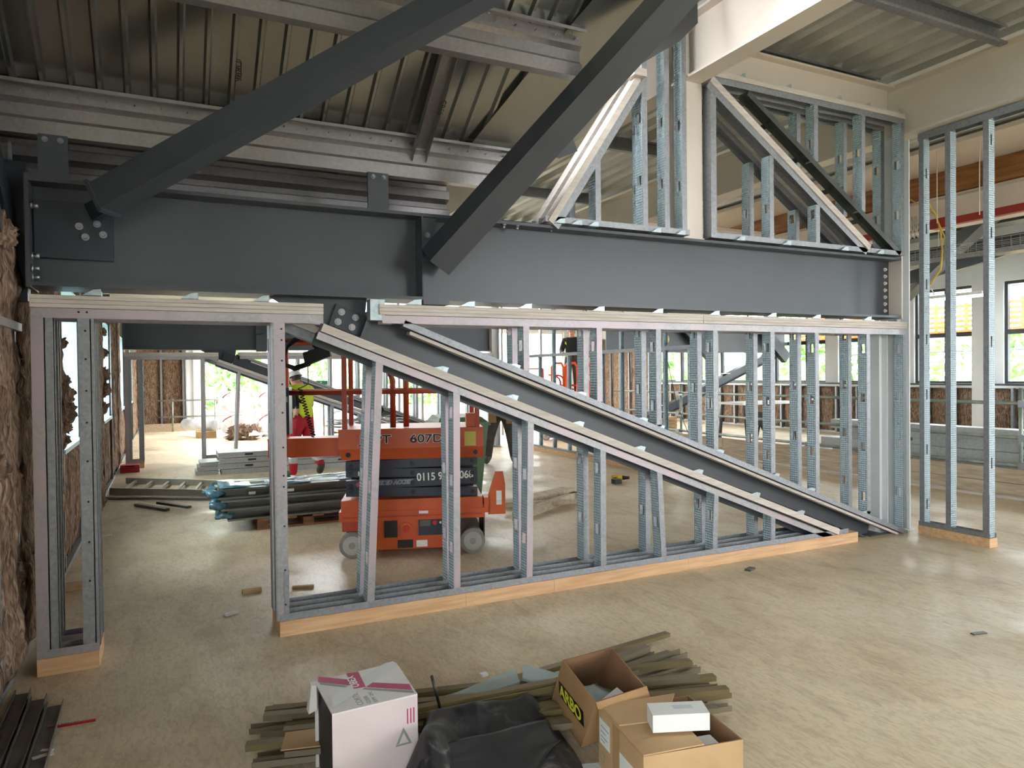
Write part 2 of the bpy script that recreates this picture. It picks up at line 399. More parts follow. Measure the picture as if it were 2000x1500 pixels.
def batt(parent, ax, c, a0, a1, z0, z1, amp=0.03, res=0.06, depth=0.15, sgn=1, seed=0):
    """mineral wool batt: lumpy face at coordinate c on axis ax ('X' or 'Y'), going back by depth on the side -sgn"""
    na = max(3, int((a1-a0)/res)); nz = max(4, int((z1-z0)/res))
    vs, fs = [], []
    def pt(a, z, d): return (c+sgn*d, a, z) if ax == 'X' else (a, c+sgn*d, z)
    for i in range(na+1):
        for j in range(nz+1):
            a = a0+(a1-a0)*i/na; z = z0+(z1-z0)*j/nz
            q = Vector((a*7+seed, z*3.2, seed*1.7))
            d = amp*(noise.noise(q)+0.6*noise.noise(q*2.7)+0.35*noise.noise(q*6.1))
            if i in (0, na) or j in (0, nz): d -= 0.02
            ja = 0 if i in (0, na) else 0.25*res*noise.noise(q*5+Vector((9, 0, 0)))
            vs.append(pt(a+ja, z, d))
    k = nz+1
    for i in range(na):
        for j in range(nz): fs.append((i*k+j, (i+1)*k+j, (i+1)*k+j+1, i*k+j+1))
    mb = MB().add(vs, fs, 0, True)
    rim = [i*k for i in range(na+1)]+[na*k+j for j in range(1, nz+1)]+[i*k+nz for i in range(na-1, -1, -1)]+[j for j in range(nz-1, 0, -1)]
    b0 = len(mb.v)
    for r in rim:
        p = mb.v[r].copy()
        if ax == 'X': p.x = c-sgn*depth
        else: p.y = c-sgn*depth
        mb.v.append(p)
    n = len(rim)
    for i in range(n):
        mb.f.append([rim[i], rim[(i+1) % n], b0+(i+1) % n, b0+i]); mb.m.append(0); mb.sm.append(False)
    mb.f.append([b0+i for i in range(n)]); mb.m.append(0); mb.sm.append(False)
    return mb.build('insulation_batt', 'insul', parent)
def tuft(parent, c, r, seed):
    mb = MB().sph(c, r, 22, 16)
    cc = Vector(c)
    for i, v in enumerate(mb.v):
        d = v-cc; q = d*16+Vector((seed*3.1, seed, 0))
        k_ = 1+0.6*noise.noise(q)+0.6*noise.noise(q*2.9)+0.5*max(0, noise.noise(q*5.3)); mb.v[i] = cc+Vector((d.x*k_*1.1, d.y*k_*0.6, d.z*k_))
    return mb.build('insulation_tuft', 'insul', parent)

# ---------------------------------------------------------------- left wall (gable side) with deep window reveals
wlft = T('wall_left', 'left wall of metal studs packed with brown mineral wool', None, (-0.9, 12, 0), None, 'structure')
LW0 = [(-5.6, -3.6), (-3.2, -0.4)]      # unseen tall windows, added for daylight beside and behind the viewer
LW = [(7.05, 8.49), (11.45, 13.0), (15.7, 17.3), (19.6, 21.2)]
ZS, ZH = 1.05, 2.5
def left_face(y):
    return 3.0 if y > 4.9 else 3.3+0.69*(4.85-max(y, 1.0))
sh = MB()
for a, b in LW0: sh.box(-1.05, -1.0, a, b, 0, 0.15); sh.box(-1.05, -1.0, a, b, 3.3, 3.5)
for a, b in [(-6.5, -5.6), (-3.6, -3.2), (-0.4, 2.4)]: sh.box(-1.05, -1.0, a, b, 0, 3.5)
edges = [2.4, 7.05, 8.49, 11.45, 13.0, 15.7, 17.3, 19.6, 21.2, 24.9]
for a, b in zip(edges[:-1], edges[1:]):
    if (a, b) in LW:
        sh.box(-1.05, -1.0, a, b, 0, ZS); sh.box(-1.05, -1.0, a, b, ZH, 3.5)
    else: sh.box(-1.05, -1.0, a, b, 0, 3.5)
sh.hexa([(-1.05, -6, 3.5), (-1.0, -6, 3.5), (-1.0, 4.9, 3.5), (-1.05, 4.9, 3.5)], [(-1.05, -6, 6.2), (-1.0, -6, 6.2), (-1.0, 0.9, 6.2), (-1.05, 0.9, 6.2)])
sh.build('sheathing', 'gypsum', wlft)
ys = [3.3, 3.75, 4.27, 4.93, 5.5, 6.1, 6.65, 7.0, 8.53, 9.1, 9.7, 10.3, 10.9, 11.4, 13.05, 13.6, 14.2, 15.1, 15.65, 17.35, 18.0, 18.6, 19.2, 19.55, 21.25, 21.9, 22.5, 23.1, 23.7, 24.3]
for k, y in enumerate(ys):
    MB().sheet([(-0.02, 0.1), (-0.025, 0.11), (0.025, 0.11), (0.025, -0.1), (-0.025, -0.1), (-0.02, -0.09)], (-0.88, y, 0.03), (-0.88, y, 3.0), 0.003, (1, 0, 0)).build('stud', 'galv', wlft)
    if k < len(ys)-1:
        y1 = ys[k+1]
        if y1-y > 1.2:   # window bay: wool under the sill only
            for q in range(3):
                a = y+0.03+(y1-y-0.06)*q/3; b = y+0.03+(y1-y-0.06)*(q+1)/3
                batt(wlft, 'X', -0.79, a, b, 0.05, ZS-0.06, 0.03, 0.07 if y < 9 else 0.12, 0.17, 1, k*3+q)
        else:
            batt(wlft, 'X', -0.77 if y > 5 else -0.745, y+0.03, y1-0.02, 0.05, 2.9 if y > 4.9 else 2.46, 0.045, 0.05 if y < 9 else 0.1, 0.19, 1, k)
for a, b in [(3.3, 24.9)]:
    MB().box(-1.0, -0.77, a, b, 0, 0.035).build('base_track', 'galv', wlft)
MB().box(-0.80, -0.735, 4.25, 4.93, 1.925, 1.97).build('rail', 'galv_pinkglint', wlft)
MB().box(-0.80, -0.75, 4.25, 4.3, 0.06, 1.97).build('rail', 'galv', wlft)
for wi, (a, b) in enumerate(LW):
    MB().box(-1.02, -0.80, b-0.015, b, ZS, ZH).build('reveal_board', 'reveal', wlft)
    MB().box(-1.02, -0.80, a, a+0.015, ZS, ZH).build('reveal_board', 'reveal', wlft)
    MB().box(-1.02, -0.76, a-0.03, b+0.03, ZS-0.04, ZS).build('sill_board', 'reveal', wlft)
    MB().box(-1.02, -0.80, a, b, ZH-0.015, ZH).build('reveal_board', 'reveal', wlft)
for k, (y, z, r) in enumerate([(7.02, 1.95, .05), (7.0, 1.62, .075), (7.03, 1.5, .09), (7.0, 1.36, .1), (7.03, 1.22, .07), (7.0, 1.12, .06), (6.95, 2.2, .05),
        (11.4, 2.0, .07), (11.4, 1.7, .09), (11.4, 1.5, .1), (11.4, 2.3, .06), (11.4, 1.25, .08), (8.55, 1.3, .05), (8.55, 1.1, .05), (4.95, 1.75, .05), (4.9, 1.55, .05), (4.5, 2.42, .09), (4.72, 2.4, .06), (4.3, 1.2, .07),
        (4.75, 1.1, .06), (4.8, 0.55, .07), (6.2, 0.5, .08), (6.4, 0.35, .07), (5.2, 0.6, .05), (9.2, 0.3, .08), (10.0, .15, .1)]):
    tuft(wlft, (-0.78, y, z), (r*0.8, r*0.7, r*0.9), k)

# ---------------------------------------------------------------- windows
def window(n, ax, c, a0, a1, z0, z1, trans=None, fw=0.06, mull=None, sgn=1, m='winframe'):
    mid = (a0+a1)/2
    loc = (c, mid, z0) if ax == 'X' else (mid, c, z0)
    r = T('window_%d' % n, 'window with a slim frame facing the trees and scaffold', None, loc, None, 'structure')
    def bx(a, b, za, zb, t=0.04):
        return MB().box(c-t, c+t, a, b, za, zb) if ax == 'X' else MB().box(a, b, c-t, c+t, za, zb)
    mb = MB()
    for (a, b, za, zb) in [(a0, a1, z0, z0+fw), (a0, a1, z1-fw, z1), (a0, a0+fw, z0+fw, z1-fw), (a1-fw, a1, z0+fw, z1-fw)]:
        q = bx(a, b, za, zb); mb.add(q.v, q.f)
    mb.build('frame', m, r)
    zs = [z0+fw, z1-fw]
    if trans:
        bx(a0+fw, a1-fw, trans-0.05, trans+0.05).build('transom', m, r); zs = [z0+fw, trans-0.05, trans+0.05, z1-fw]
    as_ = [a0+fw, a1-fw]
    if mull:
        bx(mull-0.02, mull+0.02, z0+fw, z1-fw, 0.03).build('mullion', m, r); as_ = [a0+fw, mull-0.02, mull+0.02, a1-fw]
    for i in range(0, len(zs), 2):
        for j in range(0, len(as_), 2): bx(as_[j], as_[j+1], zs[i], zs[i+1], 0.004).build('pane', 'glass', r)
    return r
wn = 1
for a, b in LW0: window(wn, 'X', -1.03, a, b, 0.15, 3.3, 1.2, 0.06, (a+b)/2); wn += 1
for a, b in LW: window(wn, 'X', -1.04, a, b, ZS, ZH, None, 0.05, (a+b)/2, m='colwhite'); wn += 1

# ---------------------------------------------------------------- right wall with windows over an insulated spandrel
RW = [(-4, -2.2), (-1.9, -0.1), (0.2, 2.0), (2.3, 4.1), (4.4, 6.2), (6.5, 8.98), (9.15, 10.12), (10.22, 10.98), (11.4, 13.1), (13.5, 15.3), (15.7, 17.55), (17.95, 19.52), (19.75, 20.75)]
wr = T('wall_right', 'far right wall with brown insulation below the windows', None, (16, 10, 0), None, 'structure')
prev = -6.5
pier = MB()
for a, b in RW+[(25.0, 25.0)]:
    if a > prev: pier.box(16.0, 16.18, prev, a, 1.3, 3.5 if a < 24 else 4.7)
    prev = b
pier.box(16.05, 16.25, -6.5, 25, 0, 1.3); pier.box(15.95, 16.25, -6.5, 20.75, 3.5, 4.7)
pier.build('pier', 'colwhite', wr)
y = 4.4; k = 0
while y < 24.3:
    y1 = y+0.62
    zt = 1.22 if y < 20.6 else 3.0
    batt(wr, 'X', 15.96, y+0.03, y1-0.03, 0.06, zt, 0.04, 0.16, 0.08, -1, 50+k)
    MB().box(15.88, 15.96, y-0.025, y+0.025, 0.03, zt+0.02).build('stud', 'galv', wr)
    y = y1; k += 1
MB().box(15.86, 16.05, -6.5, 20.75, 1.24, 1.29).build('rail', 'colwhite', wr)
MB().box(15.84, 16.0, -6.5, 20.75, 1.29, 1.33).build('sill_board', 'winframe', wr)
for k, (a, b) in enumerate(RW): window(wn, 'X', 16.1, a, b, 1.32, 3.5, 2.43, 0.06, None if b-a < 1.2 else (a+b)/2-0.2); wn += 1

# ---------------------------------------------------------------- far wall
BW = [(0.95, 3.0), (3.3, 5.3), (5.6, 7.6), (7.9, 9.9), (10.2, 12.2), (12.5, 14.5)]
wb = T('wall_back', 'far end wall, insulated at the left and glazed towards the right', None, (7, 24.8, 0), None, 'structure')
pb = MB(); prev = 0.6
for a, b in BW+[(16.2, 16.2)]:
    pb.box(prev, a, 24.85, 25.1, 0.5, 3.3); prev = b
pb.box(-1.05, 0.6, 24.95, 25.1, 0, 4.7); pb.box(0.6, 16.2, 24.85, 25.1, 3.3, 4.7); pb.box(0.6, 16.2, 24.85, 25.1, 0, 0.5)
pb.build('pier', 'colwhite', wb)
for k, (a, b) in enumerate([(-0.78, -0.13), (-0.08, 0.5)]):
    batt(wb, 'Y', 24.86, a, b, 0.1, 2.9, 0.04, 0.12, 0.08, -1, 90+k)
    MB().box(b-0.0, b+0.06, 24.78, 24.9, 0.05, 2.9).build('stud', 'galv', wb)
batt(wb, 'Y', 24.86, 14.7, 15.9, 0.1, 2.9, 0.04, 0.14, 0.08, -1, 97)
for (a, b) in BW: window(wn, 'Y', 24.95, a, b, 0.5, 3.3, None, 0.07, (a+b)/2, m='colwhite'); wn += 1

# rear wall behind the viewpoint (only its light is felt)
rb = T('wall_rear', 'rear wall behind the viewer with a wide glazed opening', None, (4, -6.5, 0), None, 'structure')
MB().box(-1.05, 5.5, -6.7, -6.5, 0, 4.7).build('panel', 'gypsum', rb)
for a, b in ((5.5, 6.3), (8.3, 9.3), (11.3, 12.3), (14.6, 16.2)): MB().box(a, b, -6.7, -6.5, 1.0, 4.1).build('panel', 'gypsum', rb)
MB().box(5.5, 16.2, -6.7, -6.5, 0, 1.0).build('panel', 'gypsum', rb); MB().box(5.5, 16.2, -6.7, -6.5, 4.1, 4.7).build('panel', 'gypsum', rb)
for x in (7.3, 10.3, 13.4): MB().box(x-0.04, x+0.04, -6.7, -6.5, 1.0, 4.1).build('mullion', 'winframe', rb)

# ---------------------------------------------------------------- ceiling: sloping metal deck over the left bay, flat deck on the right
ROOF_Y = -6.6     # near end of the deck; the unseen far-bay opening is added for daylight
ceil = T('ceiling', 'ribbed galvanised metal roof decking', None, (4, 8, 4.6), None, 'structure')
TS = 0.69; SN = Vector((0, TS, 1)).normalized()
def roofz(y, off=0.0): return 3.33+TS*(4.8-y)+off
VC = Vector((2.12, 4.9, 3.3)); VN = Vector((4.9-1.0, 2.0, 0)).normalized()
prof = []
for k in range(7):
    x = k*0.1428
    prof += [(x, 0), (x+0.1, 0), (x+0.112, -0.028), (x+0.130, -0.028)]
prof += [(0.9996, 0)]
for k in range(5):
    xr = -0.07+k*1.0-0.98+1.0
    o = MB().sheet(prof, (xr, 5.0, roofz(5.0)+0.036+(0.004 if k % 2 else 0)), (xr, 1.0, roofz(1.0)+0.036+(0.004 if k % 2 else 0)), 0.002, SN).build('deck_sheet', 'deck', ceil)
    bm = bmesh.new(); bm.from_mesh(o.data); w0 = wl(ceil)     # trimmed along the valley
    bmesh.ops.bisect_plane(bm, geom=bm.verts[:]+bm.edges[:]+bm.faces[:], plane_co=VC-w0, plane_no=VN, clear_outer=True); bm.to_mesh(o.data); bm.free()
sl = MB()
sl.hexa([(-1.05, 1.0, roofz(1.0, .1)), (3.95, 1.0, roofz(1.0, .1)), (2.1, 5.05, roofz(5.05, .1)), (-1.05, 5.05, roofz(5.05, .1))],
        [(-1.05, 1.0, roofz(1.0, .2)), (3.95, 1.0, roofz(1.0, .2)), (2.1, 5.05, roofz(5.05, .2)), (-1.05, 5.05, roofz(5.05, .2))])
sl.hexa([(-1.05, -6.7, 4.6), (3.95, -6.7, 4.6), (3.95, 1.0, roofz(1.0, .1)), (-1.05, 1.0, roofz(1.0, .1))],
        [(-1.05, -6.7, 4.8), (3.95, -6.7, 4.8), (3.95, 1.0, roofz(1.0, .3)), (-1.05, 1.0, roofz(1.0, .3))])
sl.box(-1.05, 2.2, 5.0, 25.1, 3.4, 3.5); sl.box(2.14, 2.2, 5.45, 25.1, 3.5, 4.66)
sl.hexa([(2.1, 5.06, 3.4), (2.14, 5.06, 3.4), (2.14, 5.45, 3.4), (2.1, 5.45, 3.4)], [(2.1, 5.06, 4.66), (2.14, 5.06, 4.66), (2.14, 5.45, 4.66), (2.1, 5.45, 4.66)])
sl.hexa([(3.96, -6.7, 4.62), (4.0, -6.7, 4.62), (4.0, 5.0, 4.62), (3.96, 5.0, 4.62)], [(3.96, -6.7, 4.9), (4.0, -6.7, 4.9), (4.0, 0.95, 6.2), (3.96, 0.95, 6.2)])
sl.build('roof_slab', 'slab', ceil)
# liner behind the eaves purlin, its ribs running across
ep = []
for k in range(6):
    z = k*0.15; ep += [(0.0, z), (0.0, z+0.06), (0.07, z+0.085), (0.07, z+0.125)]
MB().sheet(ep, (2.1, 5.42, 2.62), (-1.0, 5.42, 2.62), 0.002, (0, 0, 1)).build('liner_sheet', 'purlin', ceil)
# flat deck sheets on the right
fp = []
for k in range(4):
    x = k*0.25; fp += [(x, 0), (x+0.09, 0), (x+0.13, 0.07), (x+0.21, 0.07)]
fp += [(1.0, 0)]
for k in range(14):
    xr = 2.14+k*1.0
    MB().sheet(fp, (xr, 3.3 if k < 2 else ROOF_Y, 4.66), (xr, 25.0 if k > 7 else 17.4, 4.66), 0.002, (0, 0, 1)).build('deck_sheet', 'deckr', ceil)  # deck stops short over the far bay: opening added to brighten it
MB().box(3.95, 16.25, ROOF_Y, 17.4, 4.76, 4.85).box(2.1, 3.95, 3.2, 17.4, 4.76, 4.85).box(10.14, 16.25, 17.4, 25.1, 4.76, 4.85).build('roof_slab', 'slab', ceil)
# valley flashing beside the second diagonal
def onroof(x, y, off):
    d = ray(x, y); p0 = Vector((0, 4.8, 3.33+off)); t = (p0-CAM).dot(SN)/d.dot(SN); return CAM+d*t
vf = [onroof(x, y, -0.012) for x, y in [(905, 300), (1042, 130), (1101, 66), (1157, 0), (1200, -60), (1400, -60), (1010, 300)]]
vb = [p+SN*0.003 for p in vf]; n = len(vf)
MB().add(vf+vb, [tuple(range(n)), tuple(range(2*n-1, n-1, -1))]+[(i, (i+1) % n, n+(i+1) % n, n+i) for i in range(n)]).build('valley_flashing', 'deck', ceil)
text('CR36', 0.06, onroof(458, 118, 0.026), -(onroof(458, 90, 0.026)-onroof(458, 118, 0.026)), Vector((1, 0, 0)), 'inktext', ceil, 'handwriting', 0.0004)

# outside: ground, trees, scaffold with orange guards
og = MB().box(-40, 60, -40, 70, -3.3, -3.2).build('ground', 'grass'); tag(og, 'pale ground outside the building', None, None, 'structure')
# ================================================================== STEELWORK
def thing_mesh(mb, name, m, label, cat, group=None, base=None):
    c = Vector(base) if base else Vector((sum(v.x for v in mb.v)/len(mb.v), sum(v.y for v in mb.v)/len(mb.v), min(v.z for v in mb.v)))
    t = T(name, label, cat, c, group); return t

# main transverse beam on the partition line
def main_beam(y, label, x0=-0.66, x1=6.66, z0=2.17, z1=2.77, detail=True):
    t = T('steel_beam', label, 'beam', ((x0+x1)/2, y, z0))
    MB().prism(I_prof(0.3, z1-z0, 0.022, 0.016), (x0, y, (z0+z1)/2), (x1, y, (z0+z1)/2)).build('rolled_section', 'dark', t)
    MB().box(x0-0.02, x0, y-0.15, y+0.15, z0-0.01, z1+0.02).build('end_plate', 'dark', t)
    MB().box(x1, x1+0.02, y-0.15, y+0.15, z0-0.01, z1+0.02).build('end_plate', 'cream', t)
    xs = x0+2.28
    MB().box(xs, xs+0.19, y-0.152, y-0.008, z0-0.03, z1-0.28).build('stiffener_plate', 'dark', t)
    MB().box(xs-0.006, xs+0.006, y-0.15, y-0.008, z0+0.02, z1-0.02).build('stiffener_plate', 'dark', t)
    MB().box(xs, xs+0.10, y-0.152, y-0.14, z0+0.3, z1-0.03).build('bolted_plate', 'dark', t)
    if detail:
        bs = MB()
        for zz in (0.37, 0.45): bolt(bs, (xs+0.035, y-0.152, z0+zz), (0, -1, 0), 0.013, 0.022)
        bs.build('bolt', 'bolt', t)
        MB().box(x0+0.01, x0+0.40, y-0.05, y-0.03, z0+0.17, z0+0.50).build('gusset_plate', 'darkblue', t)
        for (px, pz) in [(-0.43, 2.53), (-0.34, 2.55), (-0.40, 2.47), (-0.31, 2.49)]:
            b = MB(); bolt(b, (px, y-0.05, pz), (0, -1, 0), 0.014, 0.035); b.build('bolt', 'bolt', t)
        for pz in (2.62, 2.34, 2.27, 2.22):
            b = MB(); bolt(b, (x0+0.0, y-0.1, pz), (1, 0, 0), 0.014, 0.04); b.build('bolt', 'bolt', t)
        for pz in (2.25, 2.32, 2.39, 2.46, 2.53, 2.60, 2.67):
            for dx in (0.04,):
                b = MB(); bolt(b, (x1-0.06, y-0.008, pz), (0, -1, 0), 0.013, 0.02); b.build('bolt', 'cream', t)
        for px in (2.25, 2.36):
            b = MB(); bolt(b, (px, y-0.13, z1-0.022), (0, 0, -1), 0.014, 0.03); b.build('bolt', 'bolt', t)
    return t
main_beam(4.85, 'long dark grey steel beam above the near stud partition')
main_beam(14.8, 'dark grey steel beam over the far partition, seen through the doorway', detail=False)
t = T('steel_beam', 'distant dark steel beam over the windows behind the right-hand studs', 'beam', (13, 14.9, 2.17))
MB().prism(I_prof(0.3, 0.6, 0.022, 0.016), (9.9, 14.9, 2.47), (16, 14.9, 2.47)).build('rolled_section', 'dark', t)
MB().box(12.6, 12.8, 14.76, 14.9, 2.19, 2.75).build('stiffener_plate', 'dark', t)

# cleats carrying the eaves purlin
for k, (x0, x1, lab) in enumerate([(-0.62, -0.475, 'dark cleat plate at the left end of the main beam'), (1.257, 1.40, 'dark cleat plate standing mid-way on the main beam')]):
    t = T('purlin_cleat', lab, 'bracket', ((x0+x1)/2, 4.77, 2.77), 'cleats on the main beam')
    MB().box(x0, x1, 4.76, 4.78, 2.77, 3.03).build('plate', 'dark', t)
    for q in (0.035, x1-x0-0.035):
        b = MB(); bolt(b, (x0+q, 4.76, 3.0), (0, -1, 0), 0.011, 0.02); b.build('bolt', 'bolt', t)
# sigma purlins of the sloping roof
SIG = [(0.07, -0.115), (0.07, -0.14), (0.0, -0.14), (0.0, -0.06), (0.028, -0.035), (0.028, 0.035), (0.0, 0.06), (0.0, 0.14), (-0.07, 0.14), (-0.07, 0.12)]
def sigma(y, z, lab, x0=-0.95, x1=2.36):
    t = T('roof_purlin', lab, 'purlin', ((x0+x1)/2, y, z))
    MB().sheet(SIG, (x1, y, z+0.14), (x0, y, z+0.14), 0.003).build('section', 'purlin', t)
    sc = MB(); x = x0+0.1
    while x < x1:
        sc.cyl((x, y-0.003, z+0.235), (x, y-0.03, z+0.235), 0.005, n=6); x += 0.143
    o = sc.build('screws', 'bolt', t); o['kind'] = 'stuff'
    return t
sigma(4.82, 3.04, 'lower galvanised purlin running just above the main beam')
sigma(4.02, 3.60, 'upper galvanised purlin crossing the sloping metal roof', x1=2.5)
sigma(3.2, 4.16, 'highest galvanised purlin near the top of the photo', x1=2.9)
# strut between the purlins
a = onroof(880, 95, -0.10); b = onroof(815, 318, -0.10)
t = T('purlin_strut', 'short galvanised strut marked in black pen between the two purlins', 'strut', b)
MB().sheet([(-0.05, -0.03), (-0.05, 0.03), (0.05, 0.03), (0.05, -0.03)], b, a, 0.003, SN).build('channel', 'purlin', t)
MB().bar(b, b+Vector((0, 0.02, -0.05)), 0.07, 0.01, (0, 1, 0)).build('foot_cleat', 'bolt', t)
pm = b.lerp(a, 0.62)
text('CR56', 0.05, pm+Vector((0.03, 0, 0))-SN*0.033, (b-a), Vector((1, 0, 0)), 'inktext', t, 'handwriting', 0.0004)

# dark rafter at the left edge
t = T('steel_rafter', 'blue-black rafter climbing along the left wall at the picture edge', 'rafter', (-0.83, 4.75, 2.5))
MB().bar((-0.85, 4.95, 2.45), (-0.85, 1.5, 2.45+TS*3.45), 0.2, 0.2, SN).build('section', 'darkblue', t)
MB().box(-0.80, -0.70, 4.9, 5.0, 2.1, 2.9).build('post', 'darkblue', t)
MB().bar((-0.76, 4.55, 2.42), (-0.76, 3.3, 2.42+TS*1.25), 0.03, 0.1, SN).build('edge_angle', 'dark', t)

# two big diagonals overhead
def diag(p0, p1, w, h, roll, lab, endcap=True):
    p0, p1 = Vector(p0), Vector(p1)
    t = T('steel_diagonal', lab, 'diagonal', p0)
    MB().bar(p0, p1, w, h, (0, 0, 1), 0, roll).build('hollow_section', 'dark', t)
    return t, p0, p1
D1a = on(205, 388, 'Y', 4.55); D1b = CAM + ray(1010, -60)*3.75
t, p0, p1 = diag(D1a, D1b, 0.17, 0.15, 0.0, 'dark steel diagonal rising from the gusset at the left end of the beam')
d = (p1-p0).normalized()
MB().bar(p0-d*0.02, p0, 0.19, 0.19, (0, 0, 1)).build('end_plate', 'dark', t)
MB().bar(p0-d*0.12+Vector((0, .1, 0)), p0-d*0.02+Vector((0, .1, 0)), 0.015, 0.1, (0, 0, 1)).build('fin_plate', 'darkblue', t)
D2a = on(850, 512, 'Y', 4.6); D2b = CAM + ray(1380, -75)*4.35
t, p0, p1 = diag(D2a+Vector((0, 0, 0.0)), D2b, 0.19, 0.17, 0.6, 'broad dark steel diagonal rising from the middle of the main beam')
d = (p1-p0).normalized()
rt = d.cross(Vector((0, 0, 1))).normalized(); upd = rt.cross(d)

# gusset pieces under the second diagonal, towards the gable frame
gp = T('gusset_plate', 'dark gusset plate hanging below the broad diagonal', 'bracket', on(1110, 300, 'Y', 4.6))
MB().add([on(1055, 300, 'Y', 4.62), on(1112, 250, 'Y', 4.62), on(1128, 295, 'Y', 4.62), on(1095, 308, 'Y', 4.62)]+[on(1055, 300, 'Y', 4.62)+Vector((0, .02, 0)), on(1112, 250, 'Y', 4.62)+Vector((0, .02, 0)), on(1128, 295, 'Y', 4.62)+Vector((0, .02, 0)), on(1095, 308, 'Y', 4.62)+Vector((0, .02, 0))],
         [(0, 1, 2, 3), (7, 6, 5, 4), (0, 1, 5, 4), (1, 2, 6, 5), (2, 3, 7, 6), (3, 0, 4, 7)]).build('plate', 'dark', gp)
gp = T('gusset_plate', 'large dark gusset plate beside the cream beam at the top', 'bracket', on(1340, 80, 'Y', 4.5))
q = [on(x, y, 'Y', 4.4) for x, y in [(1235, 135), (1300, 60), (1362, -20), (1363, 45), (1328, 80)]]
MB().add(q+[p+Vector((0, .03, 0)) for p in q], [(0, 1, 2, 3, 4), (9, 8, 7, 6, 5)]+[(i, (i+1) % 5, 5+(i+1) % 5, 5+i) for i in range(5)]).build('plate', 'dark', gp)
# dark valley rafter partly hidden behind
t = T('steel_rafter', 'maroon-shaded dark rafter tucked behind the broad diagonal', 'rafter', (2.3, 4.9, 2.8))
MB().bar((2.25, 5.0, 2.82), (3.2, 5.0, 4.4), 0.12, 0.14, (0, 0, 1)).build('section', 'dark', t)

# cream steel on the right
def cream_beam(p0, p1, w, h, lab, m='cream'):
    t = T('cream_beam', lab, 'beam', (Vector(p0)+Vector(p1))/2-Vector((0, 0, h/2)))
    MB().prism(I_prof(w, h, 0.02, 0.014), p0, p1).build('rolled_section', m, t); return t
cream_beam((4.04, -6.4, 4.36), (4.04, 24.8, 4.36), 0.19, 0.52, 'cream steel beam running overhead from the short post towards the viewer')
cream_beam((6.79, -6.4, 4.27), (6.79, 24.8, 4.27), 0.2, 0.53, 'cream steel beam along the upper right above the tall stud panel')
cream_beam((4.14, 4.87, 4.37), (6.68, 4.87, 4.37), 0.17, 0.3, 'short cream beam joining the two long cream beams over the gable frame')
cream_beam((4.14, 14.8, 4.37), (6.68, 14.8, 4.37), 0.17, 0.3, 'far cream cross beam beyond the gable frame')
cream_beam((6.9, 9.8, 3.95), (10.2, 9.8, 3.95), 0.2, 0.5, 'cream cross beam in the bay behind the tall stud panel')
cream_beam((10.5, -6, 3.98), (10.5, 24.8, 3.98), 0.28, 0.46, 'cream beam below the brown timber in the right-hand bay')
t = T('cream_post', 'short cream post standing on the main beam between the two gable frames', 'post', (4.05, 4.85, 2.77))
MB().prism(I_prof(0.2, 0.2, 0.014, 0.012), (4.05, 4.85, 2.77), (4.05, 4.85, 4.1), (0, 1, 0)).build('section', 'cream', t)
MB().box(3.94, 4.16, 4.74, 4.96, 2.77, 2.785).build('base_plate', 'cream', t)
def column(x, y, z1, lab, m='colwhite', w=0.18, z0=0.0):
    t = T('steel_column', lab, 'column', (x, y, z0))
    MB().prism(I_prof(w, w, 0.014, 0.012), (x, y, z0), (x, y, z1), (1, 0, 0)).build('section', m, t)
    MB().box(x-w*0.62, x+w*0.62, y-w*0.62, y+w*0.62, z0, z0+0.015).build('base_plate', m, t); return t
column(6.79, 4.87, 4.0, 'pale steel column at the right end of the partition', 'colwhite', 0.2)
column(6.53, 4.87, 2.15, 'blue-white inner column just left of the partition end', 'colwhite', 0.13)
column(6.79, 14.8, 4.0, 'far pale column at the end of the far partition', 'colwhite')
column(15.4, 9.05, 4.6, 'grey-white column standing in front of the right-hand windows', 'colwhite', 0.28)
column(0.72, 24.5, 3.3, 'white column beside the insulated panel on the far wall', 'colwhite', 0.2)
column(13.3, 14.9, 4.6, 'pale column under the distant dark beam on the right', 'colwhite', 0.25)
# purlins under the flat deck
for y, lab in [(1.4, 'galvanised purlin over the viewer on the right'), (3.75, 'galvanised purlin crossing the top right corner'), (4.98, 'galvanised edge channel behind the short cream beam'), (7.6, 'first galvanised purlin beyond the gable frames'), (10.2, 'second galvanised purlin beyond the gable frames'), (12.6, 'third galvanised purlin beyond the gable frames')]:
    x1 = 6.68
    t = T('deck_purlin', lab, 'purlin', (5.4, y, 4.5))
    MB().sheet([(0.04, -0.06), (0.04, -0.08), (-0.03, -0.08), (-0.03, 0.08), (0.04, 0.08), (0.04, 0.06)], (4.14, y, 4.575), (x1, y, 4.575), 0.003).build('section', 'galv', t)
